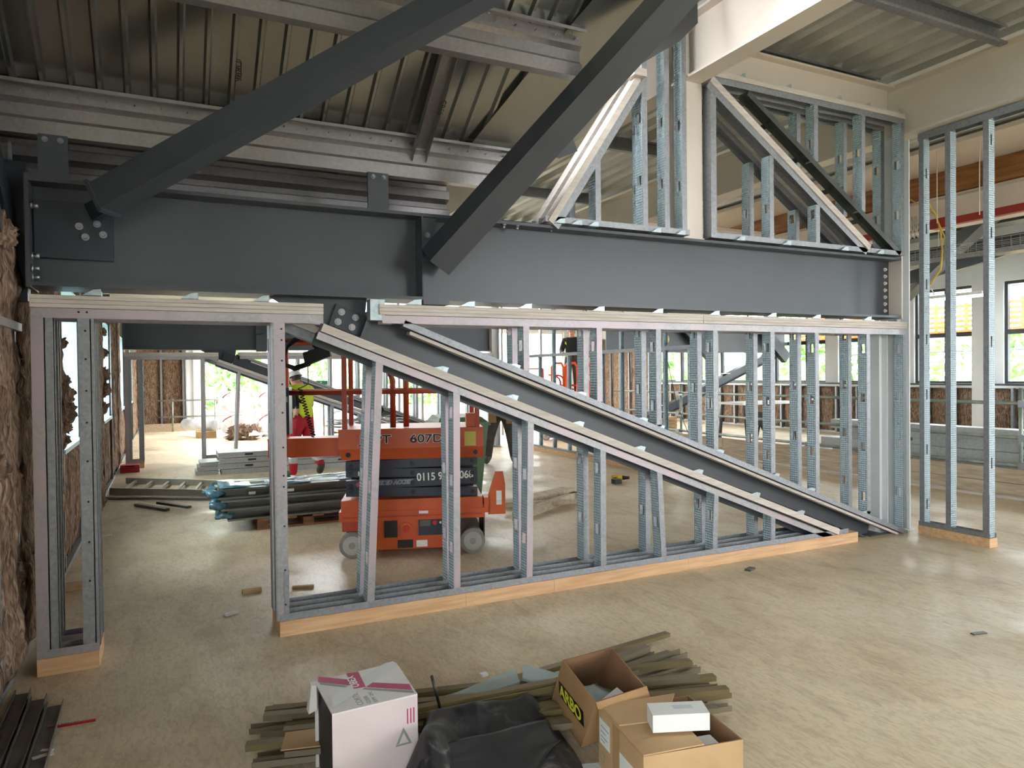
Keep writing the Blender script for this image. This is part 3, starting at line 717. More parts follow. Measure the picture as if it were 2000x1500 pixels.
# ================================================================== STUD PARTITIONS
def stud(parent, x, yf, z0, z1, lean=0.0, holes=(), w=0.05, d=0.10, m=('galv_pinkglint', 'emboss'), ztop2=None):
    """C-section stud: smooth flanges, embossed web on the left with punched slots; lean = shift of the top in X"""
    mb = MB(); t = 0.002; L = z1-z0
    def bx(xa, xb, ya, yb, za, zb, mi):
        la = lean*(za-z0)/L; lb = lean*(zb-z0)/L
        mb.hexa([(x+xa+la, yf+ya, za), (x+xb+la, yf+ya, za), (x+xb+la, yf+yb, za), (x+xa+la, yf+yb, za)],
                [(x+xa+lb, yf+ya, zb), (x+xb+lb, yf+ya, zb), (x+xb+lb, yf+yb, zb), (x+xa+lb, yf+yb, zb)], mi)
    a = w/2
    bx(-a, a, 0, t, z0, z1, 0); bx(-a, a, d-t, d, z0, z1, 0)
    bx(a-t, a, t, 0.014, z0, z1, 0); bx(a-t, a, d-0.014, d-t, z0, z1, 0)
    prev = z0
    for h in sorted(holes):
        if h-0.04 <= prev or h+0.04 >= z1: continue
        bx(-a, -a+t, t, d-t, prev, h-0.04, 1)
        bx(-a, -a+t, t, 0.022, h-0.04, h+0.04, 1); bx(-a, -a+t, d-0.022, d-t, h-0.04, h+0.04, 1)
        prev = h+0.04
    bx(-a, -a+t, t, d-t, prev, z1, 1)
    return mb.build('stud', m, parent)
def track(parent, x0, x1, yf, z, h=0.05, d=0.104, up=True, m='galv_pinkglint', name='track'):
    t = 0.002; mb = MB()
    zb, zt = (z, z+h) if up else (z-h, z)
    mb.box(x0, x1, yf-t, yf, zb, zt); mb.box(x0, x1, yf+d, yf+d+t, zb, zt)
    if up: mb.box(x0, x1, yf, yf+d, z, z+t)
    else: mb.box(x0, x1, yf, yf+d, z-t, z)
    return mb.build(name, m, parent)
def incl(parent, A, B, y0, y1, o0, o1, m, name):
    """bar parallel to the line A-B in the XZ plane, from perpendicular offset o0 to o1, between y0 and y1"""
    A = Vector(A); B = Vector(B); d = (B-A).normalized(); n = Vector((-d.y, d.x))
    n = n if n.y > 0 else -n
    def p(q, o, y): v = q+n*o; return (v.x, y, v.y)
    return MB().hexa([p(A, o0, y0), p(B, o0, y0), p(B, o0, y1), p(A, o0, y1)], [p(A, o1, y0), p(B, o1, y0), p(B, o1, y1), p(A, o1, y1)]).build(name, m, parent)
def itrack(parent, A, B, yf, o0, o1, m='galv_pinkglint', d=0.104, open_up=False, deep=0.0):
    A = Vector(A); B = Vector(B); dd = (B-A).normalized(); n = Vector((-dd.y, dd.x)); n = n if n.y > 0 else -n
    mb = MB(); t = 0.002
    def slab(ya, yb, oa, ob):
        def p(q, o, y): v = q+n*o; return (v.x, y, v.y)
        mb.hexa([p(A, oa, ya), p(B, oa, ya), p(B, oa, yb), p(A, oa, yb)], [p(A, ob, ya), p(B, ob, ya), p(B, ob, yb), p(A, ob, yb)])
    slab(yf-t, yf, o0, o1); slab(yf+d, yf+d+t, o0, o1)
    if deep:  # dark lining and longer rear leg stand in for shade under the track
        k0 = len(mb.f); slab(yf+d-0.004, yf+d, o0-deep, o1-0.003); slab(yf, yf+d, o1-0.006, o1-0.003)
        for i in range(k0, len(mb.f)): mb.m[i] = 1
    if open_up: slab(yf, yf+d, min(o0, o1), min(o0, o1)+t)
    else: slab(yf, yf+d, max(o0, o1)-t, max(o0, o1))
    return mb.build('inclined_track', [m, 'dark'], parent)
def clipfold(parent, x, y, z, s=1.0, tilt=0.0, m='clip'):
    """folded zinc clip: a flap with an upstand"""
    mb = MB()
    c, q = cos(tilt), sin(tilt)
    def R(dx, dy, dz): return (x+dx*c-dz*q, y+dy, z+dx*q+dz*c)
    mb.hexa([R(-0.07*s, 0, 0), R(0.05*s, 0, 0), R(0.05*s, .10, 0), R(-0.05*s, .10, 0)], [R(-0.07*s, 0, .002), R(0.05*s, 0, .002), R(0.05*s, .10, .002), R(-0.05*s, .10, .002)])
    mb.hexa([R(0.048*s, 0, 0), R(0.05*s, 0, 0), R(0.05*s, .10, 0), R(0.048*s, .10, 0)], [R(0.048*s, 0, .03), R(0.05*s, 0.0, .03), R(0.05*s, .10, .03), R(0.048*s, .10, .03)])
    mb.hexa([R(-0.07*s, 0, 0), R(0.05*s, 0, 0), R(0.05*s, .002, 0), R(-0.07*s, .002, 0)], [R(-0.0*s, 0, .035), R(0.05*s, 0, .04), R(0.05*s, .002, .04), R(-0.0*s, .002, .035)])
    return mb.build('clip', m, parent)

SX = [2.41, 3.05, 3.62, 4.22, 4.88, 5.44, 6.14]
def partition(Y, detail, lab_main, lab_door, lab_diag):
    yf, yb = Y, Y+0.22
    LA, LB = (0.93, 1.99), (5.72, 0.148)           # top of the lower sloping boards
    UA, UB = (1.48, 2.025), (6.72, 0.025)           # top of the upper sloping track
    lz = lambda x: LA[1]+(x-LA[0])*(LB[1]-LA[1])/(LB[0]-LA[0])
    uz = lambda x: UA[1]+(x-UA[0])*(UB[1]-UA[1])/(UB[0]-UA[0])
    HO = (0.42, 0.9, 1.38, 1.86) if detail else ()
    # ---- left piece: door jamb frame and its header
    t = T('stud_frame', lab_door, 'stud frame', (0.1, Y, 0))
    MB().box(-0.66, -0.36, yf-0.01, yb+0.115, 0, 0.095).build('sole_plate', 'timber', t)
    track(t, -0.66, -0.36, yf, 0.095, 0.045, name='base_track'); track(t, -0.66, -0.36, yb, 0.095, 0.045, name='base_track')
    for yy in (yf, yb):
        stud(t, -0.63, yy, 0.1, 2.04, 0, (), 0.06, m=('galv_pinkglint', 'galv_pinkglint'))
        stud(t, -0.575, yy, 0.1, 2.0, 0, (), 0.035, m=('galv', 'galv'))
        stud(t, -0.405, yy, 0.1, 2.04, 0, (), 0.065, m=('galv', 'galv'))
        stud(t, -0.368, yy, 0.1, 2.0, 0, (), 0.02, m=('galv', 'galv'))
        track(t, -0.66, 0.93, yy, 2.045, 0.055, up=False, name='header_track')
    for k in range(3):
        MB().box(-0.66, 0.93, yf-0.012, yf+0.11, 2.047+k*0.024, 2.069+k*0.024).build('fascia_board', 'board', t)
    MB().box(-0.66, 0.93, yb-0.03, yb+0.09, 2.047, 2.118).build('fascia_board', 'board', t)
    if detail:
        sc = MB()
        for z in (0.5, 0.72, 0.95, 1.18, 1.4, 1.58, 1.76, 1.92): sc.cyl((-0.40, yf-0.001, z), (-0.40, yf-0.006, z), 0.006, n=8)
        for x in (-0.43, -0.39): sc.cyl((x, yf-0.003, 2.025), (x, yf-0.009, 2.025), 0.006, n=8)
        sc.build('screws', 'inktext', t)['kind'] = 'stuff'
        for x in (-0.36, 0.15, 0.56): clipfold(t, x, yf+0.02, 2.122, 0.8)
    # ---- main piece
    t = T('stud_frame', lab_main, 'stud frame', (3.5, Y, 0))
    for xa, xb in [(0.63, 1.9), (1.9, 2.62), (2.62, 3.9), (3.9, 5.0), (5.0, 5.97)]:
        MB().box(xa, xb-0.002, yf-0.012, yb+0.115, 0, 0.095+0.001*random.random()).build('sole_plate', 'timber', t)
    for yy in (yf, yb): track(t, 0.63, 5.85, yy, 0.095, 0.045, m='galv', name='base_track')
    for yy in (yf, yb):
        stud(t, 0.655, yy, 0.1, 1.99, 0, HO if yy > yf else (), 0.068, m=('galv_pinkglint', 'galv'))
    MB().box(0.612, 0.622, yf, yf+0.07, 0.1, 1.99).build('post_cover', 'galv', t)
    if detail:
        MB().box(0.66, 0.692, yf-0.003, yf, 0.1, 0.42).build('post_sleeve', 'galv', t)
        sc = MB()
        for z in (0.2, 0.42, 0.7, 0.95, 1.02, 1.2, 1.42, 1.6, 1.75, 1.88, 1.95): sc.cyl((0.668, yf-0.001, z), (0.668, yf-0.006, z), 0.006, n=8)
        sc.build('screws', 'inktext', t)['kind'] = 'stuff'
    # lower triangle studs
    tops = [(1.299, 1.215), (1.851, 1.837), (2.44, 2.415), (3.075, 3.07), (3.62, 3.66), (4.22, 4.197), (4.876, 4.874)]
    bk = [1.29, 1.873, 2.464, 3.05, 3.665, 4.272, 4.89]
    for (xt, xb_), xk in zip(tops, bk):
        z1 = lz(xt)-0.1
        stud(t, xb_, yf, 0.1, z1, xt-xb_, [z for z in HO if z < z1-0.1], m=('galv_pinkglint' if xt < 2.7 else 'galv', 'emboss'))
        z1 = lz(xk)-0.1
        stud(t, xk-(0.07 if xk < 1.5 else 0), yb, 0.1, z1, 0.07 if xk < 1.5 else 0.0, [z+0.06 for z in HO if z < z1-0.16], m=('galv_pinkglint' if xk < 3 else 'galv', 'emboss'))
    # lower sloping assembly
    for k in range(3): incl(t, LA, LB, yf-0.014, yf+0.10, -0.018*k-0.0175, -0.018*k, 'board', 'fascia_board')
    itrack(t, (LA[0]-0.01, LA[1]), (LB[0]-0.06, LB[1]), yf, -0.105, -0.056, 'galv_pinkglint', deep=0.035)
    itrack(t, (0.72, 1.99+0.08), (LB[0]-0.06, LB[1]), yb, -0.115, -0.056, 'galv')
    incl(t, (0.72, 2.07), LB, yb-0.03, yb+0.08, -0.055, 0.0, 'board', 'fascia_board')
    # upper triangle
    for yy in (yf, yb):
        track(t, 1.32, 6.70, yy, 2.055, 0.055, up=False, name='header_track')
        for x in SX: stud(t, x+(0.015 if yy > yf else 0), yy, uz(x)+0.0, 2.05, 0, [h+0.13*(1 if yy > yf else 0) for h in HO if h > uz(x)+0.1 and h < 1.95], m=('galv_pinkglint' if x < 3.3 else 'galv', 'emboss'))
        stud(t, 6.675, yy, 0.05, 2.05, 0, HO, m=('galv', 'emboss'))
        itrack(t, UA, UB, yy, -0.045, 0.0, 'galv', open_up=True)
    for xa, xb in ((1.30, 4.08), (4.085, 6.70)):
        for k in range(3): MB().box(xa, xb, yf-0.012, yf+0.11, 2.058+k*0.024, 2.0805+k*0.024).build('fascia_board', 'board', t)
        MB().box(xa, xb, yb-0.03, yb+0.09, 2.058, 2.13).build('fascia_board', 'board', t)
    incl(t, (UA[0]+.06, UA[1]-0.03), (UB[0]-.1, UB[1]+0.03), yb-0.04, yb+0.07, -0.085, -0.047, 'board', 'fascia_board')
    incl(t, (UA[0]+.06, UA[1]-0.03), (UB[0]-.1, UB[1]+0.03), yf+0.02, yf+0.10, -0.07, -0.047, 'board', 'fascia_board')
    sl = atan2(LB[1]-LA[1], LB[0]-LA[0])
    if detail:
        for x in (1.55, 1.95, 2.41, 3.05, 3.62, 4.22, 4.88, 5.44, 6.14): clipfold(t, x, yf+0.0, 2.131, 1.0)
        for x in (1.75, 2.3, 2.87, 3.45, 4.05, 4.7, 5.25): clipfold(t, x, yf+0.03, lz(x)+0.003, 0.9, sl)
        for x in (2.3, 2.87, 3.45, 3.62, 4.25, 4.9, 5.35, 6.1): clipfold(t, x, yf+0.0, 2.073-.3791*(x-1.28)+0.006, 1.0, sl)
        MB().box(1.24, 1.34, yf+0.0, yf+0.09, 2.02, 2.16).build('end_clip', 'clip', t)
    # ---- the raking steel inside the partition
    t = T('raking_strut', lab_diag, 'diagonal', (6.4, Y+0.17, 0))
    DA, DB = Vector((1.28, 2.073)), Vector((6.6, 0.056)); d = (DB-DA).normalized(); n = Vector((-d.y, d.x)); n = n if n.y > 0 else -n
    def p(q, o, y): v = q+n*o; return Vector((v.x, y, v.y))
    ym = Y+0.165
    a0 = p(DA, -0.1, ym); b0 = p(DB, -0.1, ym)
    bb = a0+(b0-a0)*(a0.z-0.02)/(a0.z-b0.z)*0.985
    MB().prism(I_prof(0.16, 0.2, 0.014, 0.012), a0, bb).build('rolled_section', 'dark', t)
    MB().prism([(-0.08, -0.11), (0.08, -0.11), (0.08, 0.11), (-0.08, 0.11)], p(DA-d*0.025, -0.1, ym), p(DA, -0.1, ym)).build('end_plate', 'dark', t)
    g = [(0.62, 2.17), (1.26, 2.17), (1.24, 2.02), (1.15, 1.85), (0.93, 1.98)]
    MB().add([(x, ym, z) for x, z in g]+[(x, ym+0.015, z) for x, z in g], [(0, 1, 2, 3, 4), (9, 8, 7, 6, 5)]+[(i, (i+1) % 5, 5+(i+1) % 5, 5+i) for i in range(5)]).build('gusset_plate', 'dark', t)
    gp = MB().prism([(-0.008, -0.075), (0.008, -0.075), (0.008, 0.075), (-0.008, 0.075)], p(DA-d*0.24, -0.1, ym-0.02), p(DA-d*0.02, -0.1, ym-0.02)).build('splice_plate', 'darkblue', t)
    if detail:
        for s in (0.19, 0.09):
            for o in (-0.065, -0.135):
                b = MB(); q = p(DA-d*s, o, ym-0.03); bolt(b, q, (0, -1, 0), 0.016, 0.012); b.build('bolt', 'bolt', t)
    MB().box(6.25, 6.72, ym-0.1, ym+0.1, 0, 0.012).build('foot_plate', 'dark', t)
partition(4.68, True, 'near partition of silver studs around the raking dark strut, on a timber sole plate', 'near narrow stud jamb and header framing the doorway at the left', 'dark grey strut sloping down through the near stud partition')
partition(14.65, False, 'far stud partition across the next bay, behind the orange lift', 'far door jamb frame beside the insulated left wall', 'far dark sloping strut seen behind the wrapped bales')

# ---- frames in the gable above the main beam
t = T('stud_frame', 'square gable frame with a pale diagonal, right of the cream post', 'stud frame', (5.4, 4.68, 2.79))
yf, yb = 4.68, 4.90
for yy in (yf, yb):
    track(t, 4.18, 6.68, yy, 2.79, 0.045, m='galv', name='base_track'); track(t, 4.18, 6.68, yy, 4.15, 0.05, up=False, m='galv', name='header_track')
    stud(t, 4.215, yy, 2.80, 4.12, 0, (), 0.06, m=('galv', 'galv')); stud(t, 6.655, yy, 2.80, 4.14, 0, (3.2, 3.7), m=('galv', 'emboss'))
GA, GB = (4.20, 4.15), (6.17, 2.86); HA, HB = (4.62, 4.10), (6.63, 2.83)
gz = lambda x: GA[1]+(x-GA[0])*(GB[1]-GA[1])/(GB[0]-GA[0]); hz = lambda x: HA[1]+(x-HA[0])*(HB[1]-HA[1])/(HB[0]-HA[0])
for k, (o0, o1) in enumerate([(-0.03, 0.0), (-0.06, -0.031)]): incl(t, GA, GB, yf-0.015, yf+0.1, o0, o1, 'board', 'fascia_board')
itrack(t, GA, GB, yf, -0.115, -0.062, 'galv'); itrack(t, GA, GB, yb, -0.115, -0.062, 'galv'); incl(t, GA, GB, yb-0.02, yb+0.08, -0.06, 0.0, 'board', 'fascia_board')
for yy in (yf, yb): itrack(t, HA, HB, yy, -0.05, 0.0, 'profile')
for x in (4.88, 5.46):
    stud(t, x, yf, 2.81, gz(x)-0.14, 0, (3.1,), m=('galv', 'emboss')); stud(t, x-0.02, yb, 2.81, gz(x)-0.14, 0, (3.1,), m=('galv', 'emboss'))
for x in (5.44, 6.08):
    stud(t, x, yf, hz(x), 4.12, 0, (3.75,), m=('galv', 'emboss')); stud(t, x+0.02, yb, hz(x), 4.12, 0, (3.75,), m=('galv', 'emboss'))
for q in (0.16, 0.36, 0.56, 0.76):
    x = HA[0]+(HB[0]-HA[0])*q; z = HA[1]+(HB[1]-HA[1])*q
    MB().bar((x, yf+0.02, z-0.02), (x, yb+0.05, z-0.02), 0.05, 0.012, (-HB[1]+HA[1], 0, HB[0]-HA[0])).build('cross_clip', 'profile', t)
for x in (4.5, 5.05, 5.8, 6.3): clipfold(t, x, yf-0.02, 2.782, 0.9)
MB().box(4.14, 6.68, yf-0.015, yf+0.09, 4.152, 4.175).build('fascia_board', 'board', t)
MB().box(4.14, 6.68, yf-0.01, yf+0.09, 4.177, 4.20).build('fascia_board', 'board', t)
for x in (4.55, 5.1, 5.75, 6.15, 6.6): clipfold(t, x, yf, 4.202, 0.6)
ds = T('raking_strut', 'dark diagonal tube inside the square gable frame', 'diagonal', (5.6, 4.85, 2.79))
MB().bar((4.42, 4.86, 4.1), (6.36, 4.86, 2.83), 0.1, 0.08, (0, 0, 1)).build('section', 'dark', ds)

t = T('stud_frame', 'triangular gable frame with a steep pale edge, left of the cream post', 'stud frame', (3.3, 4.68, 2.79))
KA, KB = (2.60, 2.80), (3.42, 4.02)
kz = lambda x: KA[1]+(x-KA[0])*(KB[1]-KA[1])/(KB[0]-KA[0])
for yy in (yf, yb): track(t, 2.58, 3.95, yy, 2.79, 0.045, m='galv', name='base_track')
for k, (o0, o1) in enumerate([(-0.05, 0.0)]):
    incl(t, KA, KB, yf-0.012, yf+0.1, o0, o1, 'board', 'fascia_board'); incl(t, KA, KB, yb-0.03, yb+0.09, o0, o1, 'board', 'fascia_board')
itrack(t, KA, KB, yf, -0.11, -0.052, 'galv'); itrack(t, KA, KB, yb, -0.11, -0.052, 'galv')
for x in (2.95, 3.05): stud(t, x, yf if x > 3 else yb, 2.8, kz(x)-0.16, 0, (), m=('galv', 'emboss'))
for x, yy in ((3.5, yf), (3.63, yb), (3.72, yf), (3.9, yf), (3.9, yb)): stud(t, x, yy, 2.8, 4.6, 0, (3.2, 3.7), m=('galv', 'emboss'))
for x in (2.7, 2.85, 3.0, 3.6, 3.85): clipfold(t, x, yf-0.02, 2.782, 0.8)
MB().bar((3.36, yf, 4.03), (3.48, yf, 4.03), 0.12, 0.06).build('end_block', 'board', t)

# ---- tall panel on the right return
t = T('stud_frame', 'tall stud panel at the right edge standing on a timber sole plate', 'stud frame', (6.83, 4.3, 0))
X0 = 6.80
MB().box(X0-0.01, X0+0.11, 3.93, 4.62, 0, 0.085).build('sole_plate', 'timber', t)
def ystud(parent, y, z0, z1, holes, m=('galv', 'emboss')):
    mb = MB(); tt = 0.002; w = 0.05; d = 0.09; yf_ = y-w/2; prev = z0
    for h in sorted(holes):      # web faces -Y, punched with slots
        mb.box(X0+tt, X0+d-tt, yf_, yf_+tt, prev, h-0.05, 1)
        mb.box(X0+tt, X0+0.03, yf_, yf_+tt, h-0.05, h+0.05, 1); mb.box(X0+0.052, X0+d-tt, yf_, yf_+tt, h-0.05, h+0.05, 1); prev = h+0.05
    mb.box(X0+tt, X0+d-tt, yf_, yf_+tt, prev, z1, 1)
    mb.box(X0, X0+tt, y-w/2, y+w/2, z0, z1, 0); mb.box(X0+d-tt, X0+d, y-w/2, y+w/2, z0, z1, 0)
    return mb.build('stud', m, parent)
ystud(t, 4.585, 0.09, 3.97, (0.3, 0.85, 1.4, 1.95, 2.5, 3.05, 3.6)); ystud(t, 4.32, 0.09, 3.97, ()); ystud(t, 3.965, 0.09, 3.97, (0.78, 1.9, 2.9, 3.75))
mb = MB(); mb.box(X0-0.003, X0, 3.93, 4.62, 0.085, 0.13); mb.box(X0+.092, X0+.095, 3.93, 4.62, 0.085, 0.13); mb.box(X0, X0+.092, 3.93, 4.62, 0.085, 0.088); mb.build('base_track', 'galv', t)
mb = MB(); mb.box(X0-0.003, X0, 2.6, 4.62, 3.93, 4.0); mb.box(X0+.092, X0+.095, 2.6, 4.62, 3.93, 4.0); mb.box(X0, X0+.092, 2.6, 4.62, 3.995, 4.0); mb.build('header_track', 'galv', t)
MB().box(X0-0.004, X0, 3.935, 3.995, 0.09, 0.5).build('post_sleeve', 'galv', t)

# ---- side partition along the far bay
t = T('stud_frame', 'side partition of silver studs behind the raking strut, with a low sloping track', 'stud frame', (7.2, 11.3, 0))
MB().box(7.12, 7.26, 8.4, 14.5, 0, 0.09).build('sole_plate', 'timber', t)
MB().box(7.13, 7.21, 8.4, 14.5, 0.09, 0.13).build('base_track', 'galv', t)
MB().box(7.13, 7.21, 8.4, 14.5, 2.0, 2.06).build('header_track', 'galv', t)
y = 8.5; k = 0
while y < 14.5:
    MB().sheet([(-0.02, 0.035), (0.025, 0.035), (0.025, -0.035), (-0.02, -0.035)], (7.17, y, 0.1), (7.17, y, 3.9 if k % 2 else 2.04), 0.003, (1, 0, 0)).build('stud', 'emboss', t)
    y += 0.6; k += 1
MB().bar((7.1, 13.9, 1.2), (7.1, 8.9, 0.05), 0.05, 0.06).build('inclined_track', 'galv', t)
# ================================================================== SCISSOR LIFT (built in its own frame, then placed)
def make_lift(label, full=True):
    t = T('scissor_lift', label, 'lift', (0, 0, 0), 'orange scissor lifts')
    L = 0.66
    # chassis
    body = MB().box(-0.44, 0.42, -0.34, 0.34, 0.06, 0.34); body.box(-L, L, -0.37, 0.37, 0.33, 0.42)
    ch = body.build('chassis', 'orange', t, True)
    MB().box(-L+0.02, L-0.02, -0.36, 0.36, 0.42, 0.52).build('upper_tray', 'orange', t, True)
    MB().box(-L+0.03, L-0.03, -0.375, -0.37, 0.36, 0.375).build('edge_strip', 'redrail', ch, True)
    MB().box(L, L+0.012, -0.2, 0.3, 0.1, 0.42).build('end_panel', 'black', ch, True)
    for sx in (-1, 1):
        for sy in (-1, 1):
            x = 0.545*sx; y0 = -0.37 if sy < 0 else 0.27
            w = MB().cyl((x, y0, 0.115), (x, y0+0.1, 0.115), 0.115, n=28).build('wheel', 'wheel', t, True)
            f = -0.006 if sy < 0 else 0.106
            h = MB().cyl((x, y0+f, 0.115), (x, y0+(0.0 if sy < 0 else 0.1), 0.115), 0.085, n=24).build('hub', 'hub', w, True)
            MB().cyl((x, y0+f*1.4, 0.115), (x, y0+f, 0.115), 0.03, n=12).build('hub_cap', 'wheel', h, True)
    MB().box(-0.64, -0.45, -0.3, 0.3, 0.23, 0.33).build('axle_guard', 'redrail', t, True)
    # front control gear
    p = MB().box(-0.26, -0.14, -0.352, -0.34, 0.17, 0.33).build('isolator_box', 'blackgloss', ch, True)
    MB().cyl((-0.06, -0.345, 0.25), (-0.06, -0.362, 0.25), 0.055, n=24).build('button_collar', 'orange', ch, True)
    MB().cyl((-0.06, -0.362, 0.25), (-0.06, -0.39, 0.25), 0.03, n=20).build('stop_button', 'redbtn', ch, True)
    cp = MB().box(0.05, 0.28, -0.35, -0.34, 0.18, 0.33).build('control_panel', 'navy', ch, True)
    MB().box(0.065, 0.16, -0.354, -0.35, 0.265, 0.32).build('display', 'greyprint', cp, True) if False else MB().box(0.065, 0.16, -0.354, -0.35, 0.265, 0.32).build('display', 'profile', ch, True)
    MB().cyl((0.20, -0.35, 0.295), (0.20, -0.37, 0.295), 0.02, n=16).build('stop_button', 'redbtn', ch, True)
    MB().cyl((0.25, -0.35, 0.295), (0.25, -0.362, 0.295), 0.011, n=12).build('key_switch', 'white', ch, True)
    MB().box(0.31, 0.42, -0.352, -0.34, 0.17, 0.33).build('socket_box', 'blackgloss', ch, True)
    MB().cyl((0.345, -0.345, 0.12), (0.345, -0.36, 0.12), 0.035, n=18).build('socket', 'black', ch, True)
    MB().box(-0.14, 0.0, -0.344, -0.34, 0.07, 0.145).build('rating_plate', 'black', ch, True)
    MB().box(0.03, 0.13, -0.344, -0.34, 0.075, 0.135).build('sticker', 'paper', ch, True)
    MB().box(0.055, 0.14, -0.374, -0.37, 0.385, 0.41).build('sticker', 'paper', ch, True)
    # folded scissor arms
    for k in range(4):
        z0 = 0.535+k*0.088; tl = 0.012*(1 if k % 2 else -1)
        for yy in (-0.30, 0.22):
            arm = MB().hexa([(-0.6, yy, z0-tl), (0.6, yy, z0+tl), (0.6, yy+0.08, z0+tl), (-0.6, yy+0.08, z0-tl)],
                      [(-0.6, yy, z0+0.08-tl), (0.6, yy, z0+0.08+tl), (0.6, yy+0.08, z0+0.08+tl), (-0.6, yy+0.08, z0+0.08-tl)]).build('scissor_arm', 'navy', t, True)
            if yy < 0:
                for x, dz in ((-0.55, -tl), (0.0, 0), (0.55, tl)):
                    MB().cyl((x, yy, z0+0.04+dz), (x, yy-0.012, z0+0.04+dz), 0.021, n=14).build('pivot_pin', 'black', arm, True)
    # platform skirt
    sk = MB().box(-0.655, 0.655, -0.36, 0.36, 0.985, 1.165)
    sk.hexa([(-0.63, -0.34, 0.885), (0.655, -0.34, 0.885), (0.655, 0.34, 0.885), (-0.63, 0.34, 0.885)], [(-0.655, -0.36, 0.985), (0.655, -0.36, 0.985), (0.655, 0.36, 0.985), (-0.655, 0.36, 0.985)])
    sk = sk.build('platform_skirt', 'orange', t, True)
    for x in (-0.57, 0.58):
        MB().cyl((x, -0.35, 0.935), (x, -0.372, 0.935), 0.022, n=14).build('pivot_pin', 'black', sk, True)
    MB().box(0.48, 0.585, -0.366, -0.361, 0.995, 1.125).build('warning_label', 'yellow', sk, True)
    ext = MB().box(-1.28, -0.655, -0.30, 0.30, 0.92, 1.06); ext.box(-1.28, -0.655, -0.31, -0.27, 1.06, 1.09)
    ext.build('extension_deck', 'orange', t, True)
    # guardrail
    R = 0.02
    def rail(name, pts, r=R): return MB().tube(pts, r, 8).build(name, 'redrail', t, True)
    for x in (-1.22, -0.6, 0.6):
        for y in (-0.32, 0.32):
            MB().box(x-0.022, x+0.022, y-0.022, y+0.022, 1.06 if x < -1 else 1.16, 1.97 if x < 0.5 else 1.62).build('rail_post', 'redrail', t, True)
    for y in (-0.32, 0.32):
        rail('guard_rail', [(-1.22, y, 1.5), (0.6, y, 1.5)], 0.022); rail('guard_rail', [(-1.22, y, 1.97), (-0.6, y, 1.97)], 0.02)
    rail('guard_rail', [(-1.22, -0.32, 1.97), (-1.22, 0.32, 1.97)]); rail('guard_rail', [(-1.22, -0.32, 1.5), (-1.22, 0.32, 1.5)])
    for x in (-0.17, -0.05):
        rail('gate_bar', [(x, -0.28+0.5*(x+.17), 1.17), (x, -0.28+0.5*(x+.17), 1.6), (x-0.03, -0.28+0.5*(x+.17), 1.69), (x-0.12, -0.28+0.5*(x+.17), 1.77), (x-0.3, -0.28+0.5*(x+.17), 1.8)], 0.027)
    MB().box(0.5, 0.6, -0.33, -0.2, 1.165, 1.29).build('latch_box', 'orange', t, True)
    if full:
        # outrigger bracket on the right
        br = [(0.70, 0.34), (0.86, 0.34), (0.86, 0.62), (0.84, 0.74), (0.77, 0.74), (0.70, 0.52)]
        hole = MB(); hole.add([(x, -0.3, z) for x, z in br]+[(x, -0.27, z) for x, z in br], [tuple(range(6)), tuple(range(11, 5, -1))]+[(i, (i+1) % 6, 6+(i+1) % 6, 6+i) for i in range(6)])
        hole.build('tow_bracket', 'orange', t, True)
        MB().box(0.66, 0.72, -0.3, -0.1, 0.36, 0.5).build('bracket_arm', 'orange', t, True)
        MB().box(0.775, 0.825, -0.303, -0.3, 0.43, 0.56).build('bracket_slot', 'paper', t, True)
        # upper control: box, joystick frame, curly cord
        MB().box(-1.2, -1.08, -0.36, -0.2, 1.13, 1.55).build('control_box', 'blackgloss', t, True)
        MB().box(-1.14, -1.09, -0.364, -0.36, 1.42, 1.47).build('sticker', 'greyprint', t, True)
        c = Vector((-0.93, -0.34, 1.86)); pts = []
        for (x, z) in [(-.19, -.1), (-.17, .06), (-.06, .14), (.06, .13), (.1, .02), (.02, -.1), (-.1, -.14)]: pts.append(c+Vector((x, 0, z)))
        MB().tube(pts, 0.026, 8, 0, True).build('controller_frame', 'black', t, True)
        MB().hexa([c+Vector((0.0, -.06, -.12)), c+Vector((.22, -.06, -.03)), c+Vector((.22, .06, -.03)), c+Vector((0, .06, -.12))], [c+Vector((-.02, -.06, .0)), c+Vector((.2, -.06, .07)), c+Vector((.2, .06, .07)), c+Vector((-.02, .06, .0))]).build('controller_body', 'black', t, True)
        MB().cyl(c+Vector((.08, 0, .05)), c+Vector((.06, 0, .16)), 0.02, 0.026).build('joystick', 'black', t, True)
        MB().cyl(c+Vector((.2, -.02, .02)), c+Vector((.26, -.02, .04)), 0.02).build('stop_button', 'redsteel', t, True)
        hel = [c+Vector((.02, -.02, -.1-0.02*k)) for k in range(10)]
        for k in range(150):
            z = 1.55-0.45*k/150; hel.append(Vector((-0.99+0.12*(k/150)+0.018*cos(k*0.75), -0.34+0.018*sin(k*0.75), z)))
        MB().tube(hel, 0.005, 5).build('curly_cord', 'black', t, True)
        MB().tube([(-0.45, -0.25, 1.17), (-0.4, -0.25, 1.25), (-0.33, -0.24, 1.4), (-0.34, -0.24, 1.55), (-0.3, -0.25, 1.42), (-0.26, -0.24, 1.33), (-0.32, -0.25, 1.22), (-0.3, -0.2, 1.17)], 0.009, 6).build('cable', 'black', t, True)
        # lettering
        yS = -0.3615
        for body, x in (('JCPT', -0.47), ('607DC', -0.02)):
            text(body, 0.105, (x, yS, 1.035), (1, 0, 0), (0, 0, 1), 'white', t, bold=0.005, sx=1.3, ext=0.0002)
            text(body, 0.105, (x, yS-0.0008, 1.035), (1, 0, 0), (0, 0, 1), 'inktext', t, bold=0.0015, sx=1.3, ext=0.0002)
        text('0115 990 8068', 0.098, (0.04, -0.3015, 0.675), (1, 0, 0.03), (0, 0, 1), 'white', t, bold=0.002, sx=0.88, ext=0.0002)
